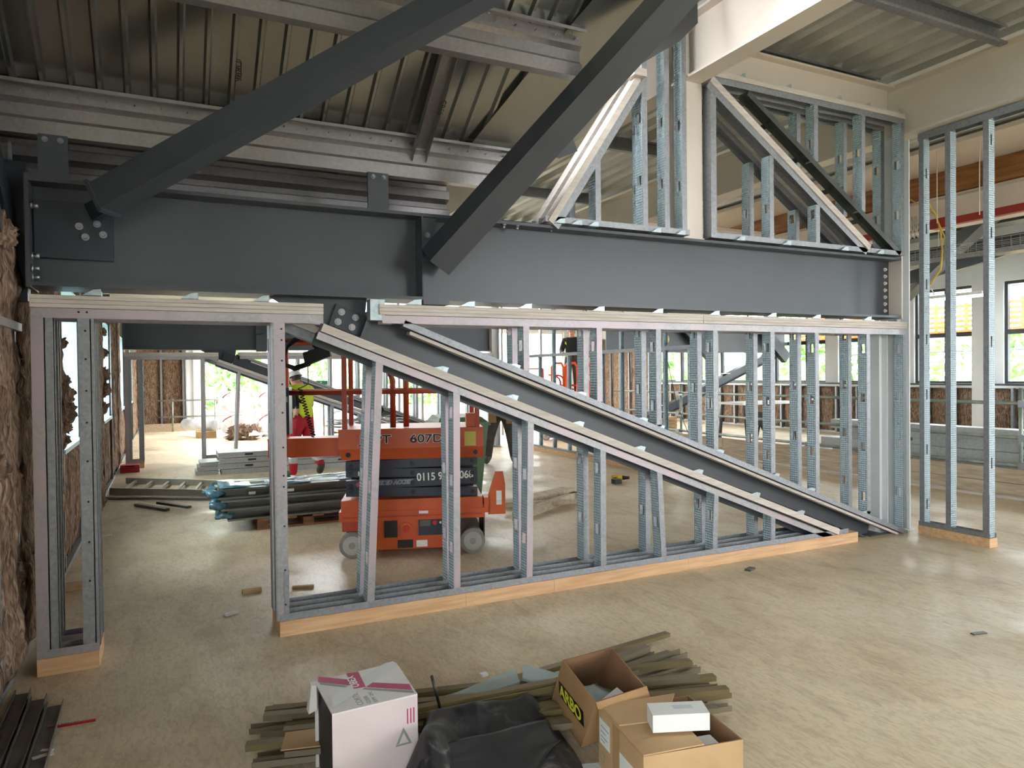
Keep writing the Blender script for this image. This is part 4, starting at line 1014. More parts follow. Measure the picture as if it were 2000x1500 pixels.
        text('POWERED ACCESS', 0.052, (-0.42, -0.3015, 0.645), (1, 0, 0.02), (0, 0, 1), 'lightprint', t, bold=0.003, shear=0.3, sx=0.95, ext=0.0002)
        text('POWERED ACCESS', 0.052, (-0.42, -0.3022, 0.645), (1, 0, 0.02), (0, 0, 1), 'purple', t, bold=0.0005, shear=0.3, sx=0.95, ext=0.0002)
        MB().cyl((-0.49, -0.3, 0.655), (-0.49, -0.303, 0.655), 0.022, n=18).build('round_badge', 'magenta', t, True)
        MB().box(-0.49, -0.40, -0.303, -0.3, 0.735, 0.775).build('sticker', 'lightprint', t, True)
    return t
lift = make_lift('orange scissor lift with navy folded arms and lettering, behind the near studs')
lift.location = (2.13, 6.56, 0); lift.rotation_euler = (0, 0, radians(-18.5))
lift2 = make_lift('distant orange scissor lift with a worker aboard, behind the upper studs', False)
lift2.location = (7.55, 12.95, 0); lift2.rotation_euler = (0, 0, radians(-35))
tag(lift, group='orange scissor lifts')
lb = T("plastic_barrier", "orange plastic barrier panels hung on the distant lift", "barrier", (9.0, 15.0, 1.1))
for k in range(4):
    x = 8.55+k*0.3; y = 15.27-k*0.15
    MB().tube([(x, y, 1.15), (x, y, 1.8), (x+0.05, y-0.03, 1.9), (x+0.2, y-0.12, 1.9), (x+0.25, y-0.15, 1.8), (x+0.25, y-0.15, 1.15)], 0.035, 8, 0, True).build('loop', 'barrier', lb)

# ================================================================== STORED MATERIALS IN THE FAR BAY
# pallet with wrapped profiles
t = T('pallet', 'wooden pallet under the blue-wrapped dark profiles', 'pallet', (1.6, 8.45, 0))
for x in (0.87, 1.35, 1.83, 2.3):
    for y in (8.05, 8.4, 8.75): MB().box(x, x+0.12, y, y+0.1, 0.022, 0.1).build('block', 'pallet', t)
for y in (8.05, 8.4, 8.75):
    MB().box(0.87, 2.42, y, y+0.1, 0, 0.022).build('bottom_board', 'pallet', t)
for k in range(6): MB().box(0.87+k*0.29, 0.99+k*0.29, 8.02, 8.88, 0.1, 0.122).build('deck_board', 'pallet', t)
C1 = [(-.09, -.055), (.09, -.055), (.09, -.035), (-.06, -.035), (-.06, .035), (.09, .035), (.09, .055), (-.09, .055)]
k = 0
for row, (z, n, y0, xa) in enumerate([(0.18, 4, 8.12, 0.62), (0.295, 4, 8.1, 0.55), (0.41, 3, 8.15, 0.48)]):
    for j in range(n):
        y = y0+j*0.21; x0 = xa+random.uniform(-.05, .05); k += 1
        t = T('steel_profile', 'dark steel profile with blue film, %s row, %s from the front' % (['bottom', 'middle', 'top'][row], ['first', 'second', 'third', 'fourth'][j]), 'steel profile', (1.8, y, z-0.055), 'wrapped dark profiles on the pallet')
        MB().prism(C1, (x0, y, z), (3.0, y-0.03, z)).build('section', 'wrapped', t)
        mb = MB().sph((x0-0.03, y, z), (0.10, 0.08, 0.045), 14, 10)
        for i, v in enumerate(mb.v):
            q = v*14; mb.v[i] = v+Vector((noise.noise(q), noise.noise(q+Vector((5, 0, 0))), noise.noise(q+Vector((0, 7, 0)))))*0.035
        mb.build('film_end', 'film', t)
        if row == 2 and j == 0:
            for q in (0.3, 0.7): MB().box(x0+q, x0+q+0.07, y-0.095, y-0.091, z-0.02, z+0.01).build('sticker', 'paper', t)
fs = T('wrap_film', 'torn blue plastic film over the top of the profile stack', 'film', (1.0, 8.1, 0.47))
mb = MB(); vs = []; fsx = []
for i in range(14):
    for j in range(6):
        x = 0.5+i*0.16; y = 8.0+j*0.12; vs.append((x, y, 0.478+0.02*noise.noise(Vector((x*6, y*6, 0)))+0.01))
for i in range(13):
    for j in range(5):
        if noise.noise(Vector((i*0.5, j*0.6, 3))) > -0.1: a = i*6+j; fsx.append((a, a+6, a+7, a+1))
mb.add(vs, fsx, 0, True); fo = mb.build('sheet', 'film', fs, recalc=False)
md = fo.modifiers.new('thick', 'SOLIDIFY'); md.thickness = 0.002

# ladder on the floor
t = T('ladder', 'aluminium ladder lying flat on the floor past the doorway', 'ladder', (0.4, 11.4, 0))
A0, A1 = Vector((-0.56, 12.6, 0.05)), Vector((1.75, 10.75, 0.05)); B0, B1 = Vector((-0.72, 11.55, 0.05)), Vector((1.6, 9.9, 0.05))
MB().bar(A0, A1, 0.035, 0.09).build('side_rail', 'alu', t); MB().bar(B0, B1, 0.035, 0.09).build('side_rail', 'alu', t)
for k in range(10):
    q = 0.06+k*0.098; MB().bar(A0.lerp(A1, q), B0.lerp(B1, q), 0.035, 0.03).build('rung', 'alu', t)
def loose(name, lab, cat, p0, p1, w, h, m, grp=None, z=None):
    p0, p1 = Vector(p0), Vector(p1); t = T(name, lab, cat, (p0+p1)/2-Vector((0, 0, h/2)), grp)
    mb = MB(); n = max(2, int((p1-p0).length/0.4)); mb.bar(p0, p1, w, h); mb.build('length', m, t); return t
loose('metal_track', 'bright steel track lying across the floor before the ladder', 'track', (-0.75, 11.15, 0.02), (0.55, 10.35, 0.02), 0.07, 0.03, 'galv')
loose('metal_offcut', 'dark steel offcut on the floor nearer than the ladder', 'offcut', (-0.35, 10.35, 0.02), (0.0, 9.75, 0.02), 0.07, 0.03, 'profile', 'dark offcuts by the ladder')
loose('metal_offcut', 'second dark offcut crossing the first near the ladder', 'offcut', (-0.1, 10.2, 0.045), (0.25, 9.65, 0.045), 0.06, 0.03, 'profile', 'dark offcuts by the ladder')

# staging boards stacked
def stag(x0, x1, y, z, lab, slot=True, h=0.1):
    t = T('staging_board', lab, 'staging board', ((x0+x1)/2, y, z), 'stacked staging boards')
    MB().box(x0, x1, y, y+0.6, z, z+h-0.008).build('deck', 'staging', t)
    MB().box(x0-0.01, x1+0.01, y-0.012, y, z+h-0.03, z+h-0.008).build('lip', 'staging', t)
    if slot:
        for q in (0.42, 2.0): MB().box(x0+q, x0+q+0.13, y-0.014, y-0.001, z+0.03, z+0.06).build('hand_slot', 'black', t)
names = ['bottom', 'second', 'third', 'top']
for k in range(4): stag(0.84-0.05*(k % 2), 3.6, 12.9, 0.0+k*0.095 if k else 0.0, '%s grey staging board in the main stack behind the pallet' % names[k], k > 0, 0.095)
for k in range(3): stag(0.45+0.06*k*0.5, 0.80, 13.0, k*0.075, '%s short grey board at the left end of the stacks' % ['lowest', 'middle', 'uppermost'][k], False, 0.075)

# wrapped insulation bales
for r in range(2):
    for k in range(5):
        x = 1.75+k*0.93; z = 0.32+r*0.64
        t = T('insulation_bale', '%s white wrapped insulation bale, number %s from the left' % (['lower', 'upper'][r], ['one', 'two', 'three', 'four', 'five'][k]), 'bale', (x, 20.9, z-0.32), 'white wrapped bales')
        mb = MB(); n = 20; prof = []
        for i in range(n):
            a = 2*pi*i/n; prof.append((0.42*cos(a)*(1-0.0), 0.3*sin(a)))
        rings = [-0.45, -0.42, -0.38, 0.0, 0.4, 0.45]; sc_ = [0.82, 0.95, 1.0, 1.01, 1.0, 0.9]
        vs = []
        for yy, s_ in zip(rings, sc_):
            for (px, pz) in prof:
                q = Vector((px*5+k, yy*5, pz*5+r)); w = 1+0.05*noise.noise(q)
                vs.append((x+px*s_*w, 20.9+yy, z+pz*s_*w))
        fs_ = [(i*n+j, i*n+(j+1) % n, (i+1)*n+(j+1) % n, (i+1)*n+j) for i in range(5) for j in range(n)]
        mb.add(vs, fs_, 0, True); mb.add([vs[j] for j in range(n)], [tuple(range(n))]); mb.add([vs[5*n+j] for j in range(n)], [tuple(range(n))])
        mb.build('wrapped_roll', 'bale', t)
        arc = [(x+0.41*cos(a)-0.0, 20.9-0.40, z+0.285*sin(a)) for a in [pi*0.62+0.09*i for i in range(9)]]
        MB().tube(arc, 0.022, 5).build('red_band', 'balered', t)
t = T('insulation_roll', 'half-unwrapped roll of insulation on the floor by the far wall', 'roll', (1.05, 21.7, 0))
MB().cyl((0.5, 22.2, 0.32), (1.25, 21.3, 0.32), 0.16, n=16).build('roll', 'bale', t); MB().box(0.75, 1.25, 21.0, 21.6, 0, 0.17).build('carton', 'brownbox2', t)
t = T('rubbish_heap', 'heap of torn white packaging in front of the bales', 'rubbish', (2.3, 19.6, 0))
mb = MB()
for k in range(26):
    c = Vector((1.55+random.random()*1.9, 19.3+random.random()*0.6, 0.03+random.random()*0.1)); s = 0.1+random.random()*0.12
    pts = [c+Vector((random.uniform(-s, s), random.uniform(-s, s), random.uniform(0, s*0.7))) for _ in range(4)]
    mb.add(pts+[p+Vector((0, 0, .01)) for p in pts], [(0, 1, 2, 3), (7, 6, 5, 4), (0, 1, 5, 4), (1, 2, 6, 5), (2, 3, 7, 6), (3, 0, 4, 7)])
mb.build('scraps', 'bale', t)['kind'] = 'stuff'
for k in range(2): tuft(t, (1.75+0.25*k, 19.75, 0.16), (.26, .2, .2), 70+k)
t = T('offcut_bundle', 'bundle of bright silver offcuts behind the worker in yellow', 'offcuts', (3.4, 14.2, 0))
mb = MB()
for k in range(70):
    a = random.uniform(-0.5, 0.5); c = Vector((3.15+random.random()*1.1, 13.9+random.random()*0.6, 0.35+random.random()*0.45)); l = 0.15+random.random()*0.25
    mb.bar(c-Vector((cos(a)*l, sin(a)*l*0.4, sin(a)*l*0.3)), c+Vector((cos(a)*l, sin(a)*l*0.4, sin(a)*l*0.3)), 0.05, 0.012)
mb.build('offcut_pile', 'galv', t)['kind'] = 'stuff'
MB().box(3.1, 4.3, 13.85, 14.6, 0.0, 0.38).build('skip_box', 'staging', t)

# red tool case
t = T('tool_case', 'red tool case on the floor beside the far door jamb', 'tool case', (-0.58, 14.15, 0))
MB().box(-0.72, -0.42, 14.05, 14.25, 0, 0.13).build('body', 'redplastic', t); MB().box(-0.73, -0.41, 14.04, 14.26, 0.075, 0.085).build('seam', 'black', t)
MB().tube([(-0.64, 14.03, 0.1), (-0.64, 14.0, 0.12), (-0.5, 14.0, 0.12), (-0.5, 14.03, 0.1)], 0.01, 6).build('handle', 'black', t)

# wheelie bin
t = T('wheelie_bin', 'dull green wheelie bin standing behind the lift', 'bin', (3.42, 8.75, 0))
MB().hexa([(3.17, 8.5, 0.03), (3.65, 8.42, 0.03), (3.72, 8.9, 0.03), (3.24, 8.98, 0.03)], [(3.07, 8.4, 1.0), (3.71, 8.3, 1.0), (3.81, 9.0, 1.0), (3.17, 9.1, 1.0)]).build('tub', 'green', t)
MB().hexa([(3.04, 8.37, 1.0), (3.74, 8.26, 1.0), (3.84, 9.04, 1.0), (3.14, 9.15, 1.0)], [(3.06, 8.39, 1.04), (3.72, 8.28, 1.04), (3.82, 9.02, 1.04), (3.16, 9.13, 1.04)]).build('rim', 'green', t)
MB().hexa([(3.07, 8.4, 1.045), (3.71, 8.3, 1.045), (3.81, 9.0, 1.045), (3.17, 9.1, 1.045)], [(3.13, 8.5, 1.10), (3.67, 8.42, 1.10), (3.75, 8.94, 1.12), (3.21, 9.02, 1.12)]).build('lid', 'green', t)
for s in ((3.29, 8.98), (3.71, 8.9)): MB().cyl((s[0]-0.03, s[1]+0.03, 0.1), (s[0]+0.03, s[1]+0.02, 0.1), 0.1, n=16).build('wheel', 'black', t)

# low timbers behind the lift
for k, (p0, p1, w, h, lab) in enumerate([((3.5, 7.12, 0.05), (4.95, 8.08, 0.05), 0.08, 0.1, 'nearest long timber lying behind the lift'), ((3.75, 7.9, 0.04), (5.0, 8.5, 0.04), 0.2, 0.06, 'wide board lying behind the long timber'), ((3.6, 7.6, 0.1), (4.7, 7.55, 0.06), 0.06, 0.05, 'thin batten across the floor timbers')]):
    loose('floor_timber', lab, 'timber', p0, p1, w, h, 'plank', 'loose timbers behind the lift')
loose('timber_block', 'small timber block beside the long timber', 'timber', (4.72, 7.98, 0.05), (4.8, 7.92, 0.05), 0.1, 0.1, 'plank')
# galvanised offcut & steel piece on the floor
loose('metal_track', 'short silver track on the floor under the strut', 'track', (6.3, 6.5, 0.03), (7.0, 6.3, 0.03), 0.12, 0.06, 'galv')
# cordless drill
t = T('cordless_drill', 'yellow and black cordless drill lying on the floor', 'drill', (6.15, 8.95, 0))
MB().cyl((6.06, 9.0, 0.06), (6.2, 8.93, 0.06), 0.04, n=14).build('motor_housing', 'drillyellow', t); MB().cyl((6.2, 8.93, 0.06), (6.3, 8.88, 0.06), 0.035, 0.02, n=12).build('chuck', 'black', t)
MB().bar((6.1, 8.97, 0.05), (6.03, 8.85, 0.035), 0.05, 0.05).build('handle', 'black', t); MB().box(5.96, 6.08, 8.76, 8.86, 0, 0.07).build('battery', 'black', t)
# ================================================================== RIGHT-HAND BAY: EDGE PROTECTION, SERVICES, OUTSIDE
XE = 9.8
def tube_thing(name, lab, cat, p0, p1, r, m, grp=None, n=10):
    t = T(name, lab, cat, (Vector(p0)+Vector(p1))/2-Vector((0, 0, r)), grp)
    MB().cyl(p0, p1, r, n=n).build('tube', m, t)
    return t
for z, lab in ((1.2, 'top scaffold rail of the edge protection on the right'), (0.76, 'middle scaffold rail of the edge protection on the right'), (0.40, 'lowest scaffold rail just above the toe boards on the right')):
    t = tube_thing('scaffold_tube', lab, 'scaffold tube', (XE, 3.0, z), (XE, 14.4, z+0.02), 0.025, 'scaf', 'edge protection rails')
    for y in (5.25, 8.6, 12.0): MB().box(XE-0.05, XE+0.05, y-0.05, y+0.05, z-0.045, z+0.045).build('coupler', 'bolt', t)
for y, lab in ((5.32, 'scaffold standard at the right edge of the photo'), (6.95, 'short scaffold standard behind the middle of the tall panel'), (8.65, 'scaffold standard just left of the tall panel'), (12.0, 'scaffold standard behind the right-hand studs'), (14.2, 'farthest scaffold standard of the edge protection')):
    tube_thing('scaffold_standard', lab, 'scaffold tube', (XE+0.06, y, 0.0), (XE+0.06, y, 1.4 if y != 6.95 else 1.0), 0.025, 'scaf', 'edge protection standards')
for r in range(2):
    for k in range(3):
        t = T('toe_board', '%s toe board, %s length along the right-hand edge' % (['lower', 'upper'][r], ['nearest', 'middle', 'farthest'][k]), 'plank', (XE-0.08, 4.8+k*3.85, r*0.185), 'toe boards along the edge')
        MB().box(XE-0.10+0.01*r, XE-0.06+0.01*r, 2.9+k*3.85, 2.9+k*3.85+3.83, r*0.185, r*0.185+0.178).build('board', 'plank', t)
MB_ = MB
t = T('floor_kerb', 'pale strip on the floor at the foot of the toe boards', 'trim', (XE-0.2, 9, 0)); MB().box(XE-0.24, XE-0.11, 2.9, 14.45, 0, 0.03).build('strip', 'board', t)
for k in range(5):
    z = 0.0+k*0.16; x = 10.7+0.05*(k % 2)
    t = T('steel_section', '%s long grey section in the stack behind the scaffold rails' % ['bottom', 'second lowest', 'middle', 'second highest', 'topmost'][k], 'steel section', (x, 7.6, z), 'stacked grey sections')
    MB().prism([(-.15, 0), (.15, 0), (.15, .03), (-.11, .03), (-.11, .125), (.15, .125), (.15, .155), (-.15, .155)], (x, 4.6, z), (x, 8.6+0.2*(k%3), z)).build('section', 'staging', t)
    for y in (5.2, 7.3): MB().box(x-0.153, x-0.15, y, y+0.5, z+0.05, z+0.1).build('stencil', 'profile', t)
# trestle tables and clutter behind the rails
t = T('work_trestle', 'white-topped work trestle behind the right-hand studs', 'trestle', (12.3, 12.3, 0))
MB().box(11.5, 13.2, 11.9, 12.7, 0.9, 0.95).build('top', 'paper', t)
for x in (11.6, 13.1):
    for y in (11.95, 12.65): MB().bar((x, y+0.1*(1 if y > 12.2 else -1), 0), (x, y, 0.9), 0.05, 0.05, (0, 1, 0)).build('leg', 'blackgloss', t)
t = T('work_light', 'black floodlight stand behind the right-hand studs', 'work light', (11.3, 11.2, 0))
MB().tube([(11.05, 11.1, 0.02), (11.3, 11.2, 0.55), (11.55, 11.1, 0.02)], 0.03, 6).build('stand', 'black', t); MB().bar((11.3, 11.2, 0.5), (11.3, 11.2, 0.8), 0.25, 0.1, (1, 0, 0)).build('head', 'black', t)
for k in range(5):
    loose('steel_length', '%s silver length lying on the floor beyond the studs' % ['first', 'second', 'third', 'fourth', 'fifth'][k], 'steel length', (10.6+0.1*k, 11.4-k*0.35, 0.05), (13.6, 10.9-k*0.4, 0.05), 0.08, 0.05, 'galv', 'silver lengths on the floor')
# raking strut of the neighbouring bay
t = T('raking_strut', 'mirrored dark strut rising to the right beyond the scaffold rails', 'diagonal', (11, 14.9, 0))
MB().prism(I_prof(0.18, 0.24, 0.016, 0.012), (10.3, 14.9, 0.12), (15.6, 14.9, 2.15)).build('rolled_section', 'dark', t)
for q in (0.25, 0.45, 0.65): MB().box(10.3+5.3*q-0.1, 10.3+5.3*q+0.12, 14.8, 15.0, 0.27+2.03*q, 0.285+2.03*q).build('clip', 'clip', t)
for s, lab in ((13.2, 'dark haunch brace under the distant beam on the right'), (15.9, 'dark haunch brace at the far right end of the distant beam')):
    t = T('haunch_brace', lab, 'brace', (s, 14.75, 1.9)); MB().bar((s-1.0, 14.75, 2.9), (s, 14.75, 2.0), 0.15, 0.3).build('section', 'darkblue', t)
t = T('timber_stack', 'low stack of yellow boards by the mirrored strut', 'timber', (12, 16.2, 0))
for k in range(4): MB().box(10.9, 13.0, 16.0, 16.5, k*0.1, k*0.1+0.09).build('board', 'wood2', t)
# timber beam, services
t = T('timber_beam', 'brown glued timber beam high in the right-hand bay', 'beam', (10.45, 9, 4.22)); MB().box(10.32, 10.6, -6, 24.8, 4.22, 4.55).build('section', 'glulam', t)
t = T('soffit_board', 'cream soffit strip above the brown timber beam', 'trim', (10.2, 9, 4.55)); MB().box(9.2, 10.6, -6, 24.8, 4.56, 4.62).build('strip', 'cream', t)
t = T('red_pipe', 'red painted pipe crossing behind the tall stud panel', 'pipe', (9.9, 7, 3.62)); MB().box(9.85, 9.95, 2.0, 9.5, 3.66, 3.76).build('length', 'redsteel', t)
MB().box(9.83, 9.97, 6.25, 6.5, 3.64, 3.78).build('joint', 'redsteel', t)
t = T('cable_tray', 'wire basket cable tray hanging beyond the red pipe', 'cable tray', (11.1, 8, 3.35))
for k in range(7): MB().cyl((10.9+k*0.07, 3.5, 3.4), (10.9+k*0.07, 15, 3.4), 0.006, n=5).build('wire', 'galv', t)
for z in (3.45, 3.5, 3.55):
    MB().cyl((10.88, 3.5, z), (10.88, 15, z), 0.006, n=5).build('wire', 'galv', t); MB().cyl((11.34, 3.5, z), (11.34, 15, z), 0.006, n=5).build('wire', 'galv', t)
mb = MB(); y = 3.6
while y < 15: mb.tube([(10.88, y, 3.56), (10.88, y, 3.4), (11.34, y, 3.4), (11.34, y, 3.56)], 0.005, 4); y += 0.12
mb.build('cross_wires', 'galv', t)['kind'] = 'stuff'
for k, (y, x) in enumerate([(6.05, 9.3), (5.5, 9.3), (5.42, 9.35), (4.95, 9.4), (7.2, 11.1), (9.6, 11.1)]):
    tube_thing('drop_rod', 'thin threaded drop rod %s the red pipe' % ['left of', 'just right of', 'beside its twin above', 'far right above', 'beyond, left of', 'farther beyond'][k], 'rod', (x, y, 3.6), (x, y, 4.6), 0.006, 'whitecable', 'drop rods from the soffit', 6)
t = T('temporary_cable', 'yellow temporary cable looped over the red pipe', 'cable', (9.8, 6.3, 2.6))
MB().tube([(9.7, 6.5, 4.5), (9.72, 6.45, 4.0), (9.78, 6.38, 3.82), (9.82, 6.34, 3.6), (9.8, 6.3, 3.3), (9.82, 6.34, 3.05), (9.76, 6.46, 2.85)], 0.013, 6).build('strand', 'cable', t)
MB().tube([(9.7, 6.7, 4.1), (9.78, 6.4, 3.84), (9.8, 6.27, 3.5), (9.82, 6.25, 3.2)], 0.01, 6).build('strand', 'cable', t)
MB().tube([(9.76, 6.46, 2.85), (9.75, 6.52, 2.72), (9.76, 6.46, 2.66), (9.77, 6.4, 2.7), (9.76, 6.44, 2.8)], 0.008, 6).build('loop', 'whitecable', t)
t = T('cable_bundle', 'white cable loops hanging at the left of the red pipe', 'cable', (9.8, 6.8, 3.5))
for k in range(5):
    y = 6.9-k*0.06; MB().tube([(9.75, y, 3.85), (9.7, y-0.03, 3.65), (9.75, y-0.1, 3.55), (9.8, y-0.12, 3.7), (9.85, y-0.05, 3.88)], 0.014, 6).build('loop', 'whitecable', t)
t = T('batten_light', 'lit fluorescent batten over the right-hand windows', 'light', (13.5, 8.3, 2.9)); MB().box(13.42, 13.58, 7.9, 9.1, 3.02, 3.08).build('housing', 'white', t); MB().box(13.43, 13.57, 7.92, 9.08, 2.985, 3.02).build('diffuser', 'lamp', t)
for k, (x, z, lab) in enumerate([(12.6, 4.2, 'dark duct run beneath the deck in the right-hand bay'), (13.8, 3.9, 'second dark service beam farther right')]):
    t = T('service_duct', lab, 'duct', (x, 9, z-0.15)); MB().box(x-0.2, x+0.2, 1, 20, z-0.15, z+0.15).build('casing', 'profile', t)
for k, (p0, p1) in enumerate([((11.6, 6.5, 4.2), (14.5, 10.5, 3.0)), ((14.8, 7.0, 4.2), (12.3, 10.5, 3.0))]):
    t = T('roof_brace', ['dark brace falling to the right behind the red pipe', 'dark brace falling to the left behind the red pipe'][k], 'brace', p1); MB().bar(p0, p1, 0.2, 0.25).build('section', 'dark', t)
# yellow hook pendant behind the right studs
t = T('pendant_control', 'yellow pendant hanging on a cable among the right studs', 'pendant', (9.0, 10.8, 2.35))
pc = on(1301, 662, 'Y', 10.5); MB().sph(pc, (0.06, 0.05, 0.09), 12, 8).build('body', 'drillyellow', t); MB().cyl(pc+Vector((0, 0, .08)), Vector((pc.x, pc.y, 4.6)), 0.006, n=5).build('cable', 'black', t)
MB().tube([pc, pc+Vector((.03, 0, -.4)), pc+Vector((.15, -.1, -1.2)), pc+Vector((.5, -.3, pc.z*-1+0.02))], 0.006, 5).build('cable', 'black', t)
# fire exit sign in the far bay
ep_ = on(632, 752, 'Y', 16.5)
t = T('exit_sign', 'small green emergency exit sign with a running figure and arrow', 'sign', (ep_.x, 16.5, 0))
MB().box(ep_.x-0.17, ep_.x+0.17, 16.49, 16.51, ep_.z-0.1, ep_.z+0.1).build('plate', 'signgreen', t); MB().cyl((ep_.x, 16.53, 0), (ep_.x, 16.53, ep_.z), 0.02, n=8).build('post', 'galv', t)
fg = MB(); fg.sph((ep_.x-0.06, 16.487, ep_.z+0.06), (.016, .003, .016), 8, 6); fg.bar((ep_.x-0.065, 16.487, ep_.z+0.04), (ep_.x-0.075, 16.487, ep_.z-0.01), 0.02, 0.004, (0, 1, 0)); fg.bar((ep_.x-0.075, 16.487, ep_.z-0.01), (ep_.x-0.04, 16.487, ep_.z-0.07), 0.016, 0.004, (0, 1, 0)); fg.bar((ep_.x-0.075, 16.487, ep_.z-0.01), (ep_.x-0.12, 16.487, ep_.z-0.06), 0.016, 0.004, (0, 1, 0)); fg.bar((ep_.x+0.02, 16.487, ep_.z), (ep_.x+0.12, 16.487, ep_.z), 0.02, 0.004, (0, 1, 0)); fg.bar((ep_.x+0.12, 16.487, ep_.z), (ep_.x+0.085, 16.487, ep_.z+0.04), 0.014, 0.004, (0, 1, 0)); fg.bar((ep_.x+0.12, 16.487, ep_.z), (ep_.x+0.085, 16.487, ep_.z-0.04), 0.014, 0.004, (0, 1, 0))
fg.build('pictogram', 'paper', t)
# guard rail and boards at the far wall
t = T('guard_rail', 'grey two-bar guard rail in front of the far wall', 'rail', (1.2, 24.0, 0))
for z in (0.45, 0.95): MB().cyl((-0.2, 24.0, z), (3.4, 24.0, z), 0.025, n=8).build('bar', 'scaf', t)
for x in (0.2, 1.4, 2.6): MB().cyl((x, 24.03, 0), (x, 24.03, 1.0), 0.025, n=8).build('post', 'scaf', t)
t = T('toe_board', 'timber toe board along the foot of the far wall', 'plank', (1.2, 24.2, 0)); MB().box(-0.7, 3.4, 24.15, 24.2, 0, 0.24).build('board', 'plank', t)
# free-standing bare studs in the far bay
for k, (x, y) in enumerate([(4.6, 17.0), (5.2, 17.0), (5.8, 17.0), (6.4, 17.0), (7.0, 17.0), (8.2, 17.4), (8.8, 17.4), (9.4, 17.4)]):
    t = T('bare_stud', 'bare silver stud in the far bay, number %s from the left' % ['one', 'two', 'three', 'four', 'five', 'six', 'seven', 'eight'][k], 'stud', (x, y, 0), 'bare studs in the far bay')
    MB().sheet([(-0.02, 0.04), (0.03, 0.04), (0.03, -0.04), (-0.02, -0.04)], (x, y, 0.0), (x, y, 3.6), 0.003, (0, 1, 0)).build('section', 'galv', t)

# outside: trees and scaffold
def tree(x, y, h, r, lab, seed):
    t = T('tree', lab, 'tree', (x, y, -3.2), 'trees outside')
    MB().cyl((x, y, -3.2), (x, y, -3.2+h*0.55), 0.22, 0.12, n=9).build('trunk', 'trunk', t)
    rnd = random.Random(seed); mb = MB()
    for k in range(900):
        u = rnd.random()*2*pi; v = math.acos(rnd.uniform(-1, 1)); rr = r*(0.55+0.5*rnd.random())*(1+0.25*sin(3*u+seed))
        c = Vector((x+rr*sin(v)*cos(u), y+rr*sin(v)*sin(u), -3.2+h*0.62+rr*0.9*cos(v))); s = 0.22+0.2*rnd.random()
        a = Vector((rnd.uniform(-1, 1), rnd.uniform(-1, 1), rnd.uniform(-1, 1))).normalized(); b = a.cross(Vector((rnd.uniform(-1, 1), rnd.uniform(-1, 1), rnd.uniform(-1, 1)))).normalized()
        mb.add([c-a*s, c-b*s*0.5, c+a*s, c+b*s*0.5, c+a.cross(b)*s*0.2], [(0, 1, 4), (1, 2, 4), (2, 3, 4), (3, 0, 4)])
    o = mb.build('crown', 'leaf', t, recalc=False); o['kind'] = 'stuff'
for k, (x, y) in enumerate([(24.5, 9), (27, 14.5), (24.5, 20), (27.5, 25.5), (24.5, 31.5), (29, 36)]):
    tree(x, y, 7.0+0.5*(k % 3), 2.6, '%s green tree outside the right-hand windows' % ['nearest', 'second', 'third', 'fourth', 'fifth', 'farthest'][k], k)
for k, (x, y) in enumerate([(2.2, 36), (9, 40), (14, 38)]): tree(x, y, 7.2, 2.6, '%s tree beyond the far end windows' % ['left', 'middle', 'right'][k], 20+k)
t = T('facade', 'pale yellow building beyond the far end windows', 'building', (6, 44, -3.2)); MB().box(3.4, 7.5, 43, 46, -3.2, 5).build('wall', 'render', t); MB().box(4.4, 5.2, 42.9, 43, 0.5, 2.2).build('window', 'glass', t)
t = T('outside_scaffold', 'scaffold with orange mesh guards outside the right-hand windows', 'scaffold', (17.8, 11, -3.2))
for y in range(4, 24, 2):
    MB().cyl((17.8, y, -3.2), (17.8, y, 5), 0.03, n=6).build('standard', 'scaf', t)
for z in (0.6, 1.15, 2.1, 2.55, 3.1, 3.6): MB().cyl((17.8, 3.5, z), (17.8, 23, z), 0.03, n=6).build('ledger', 'scaf', t)
for k in range(6):
    for z0, z1 in ((2.55, 3.3), (0.55, 1.2)):
        y0 = 4+k*3.2
        g = MB()
        for q in range(8): g.box(17.76, 17.775, y0+q*0.38, y0+q*0.38+0.09, z0, z1)
        for q in range(6): g.box(17.775, 17.785, y0, y0+2.75, z0+q*(z1-z0)/6, z0+q*(z1-z0)/6+0.07)
        g.build('mesh_guard', 'netting', t)
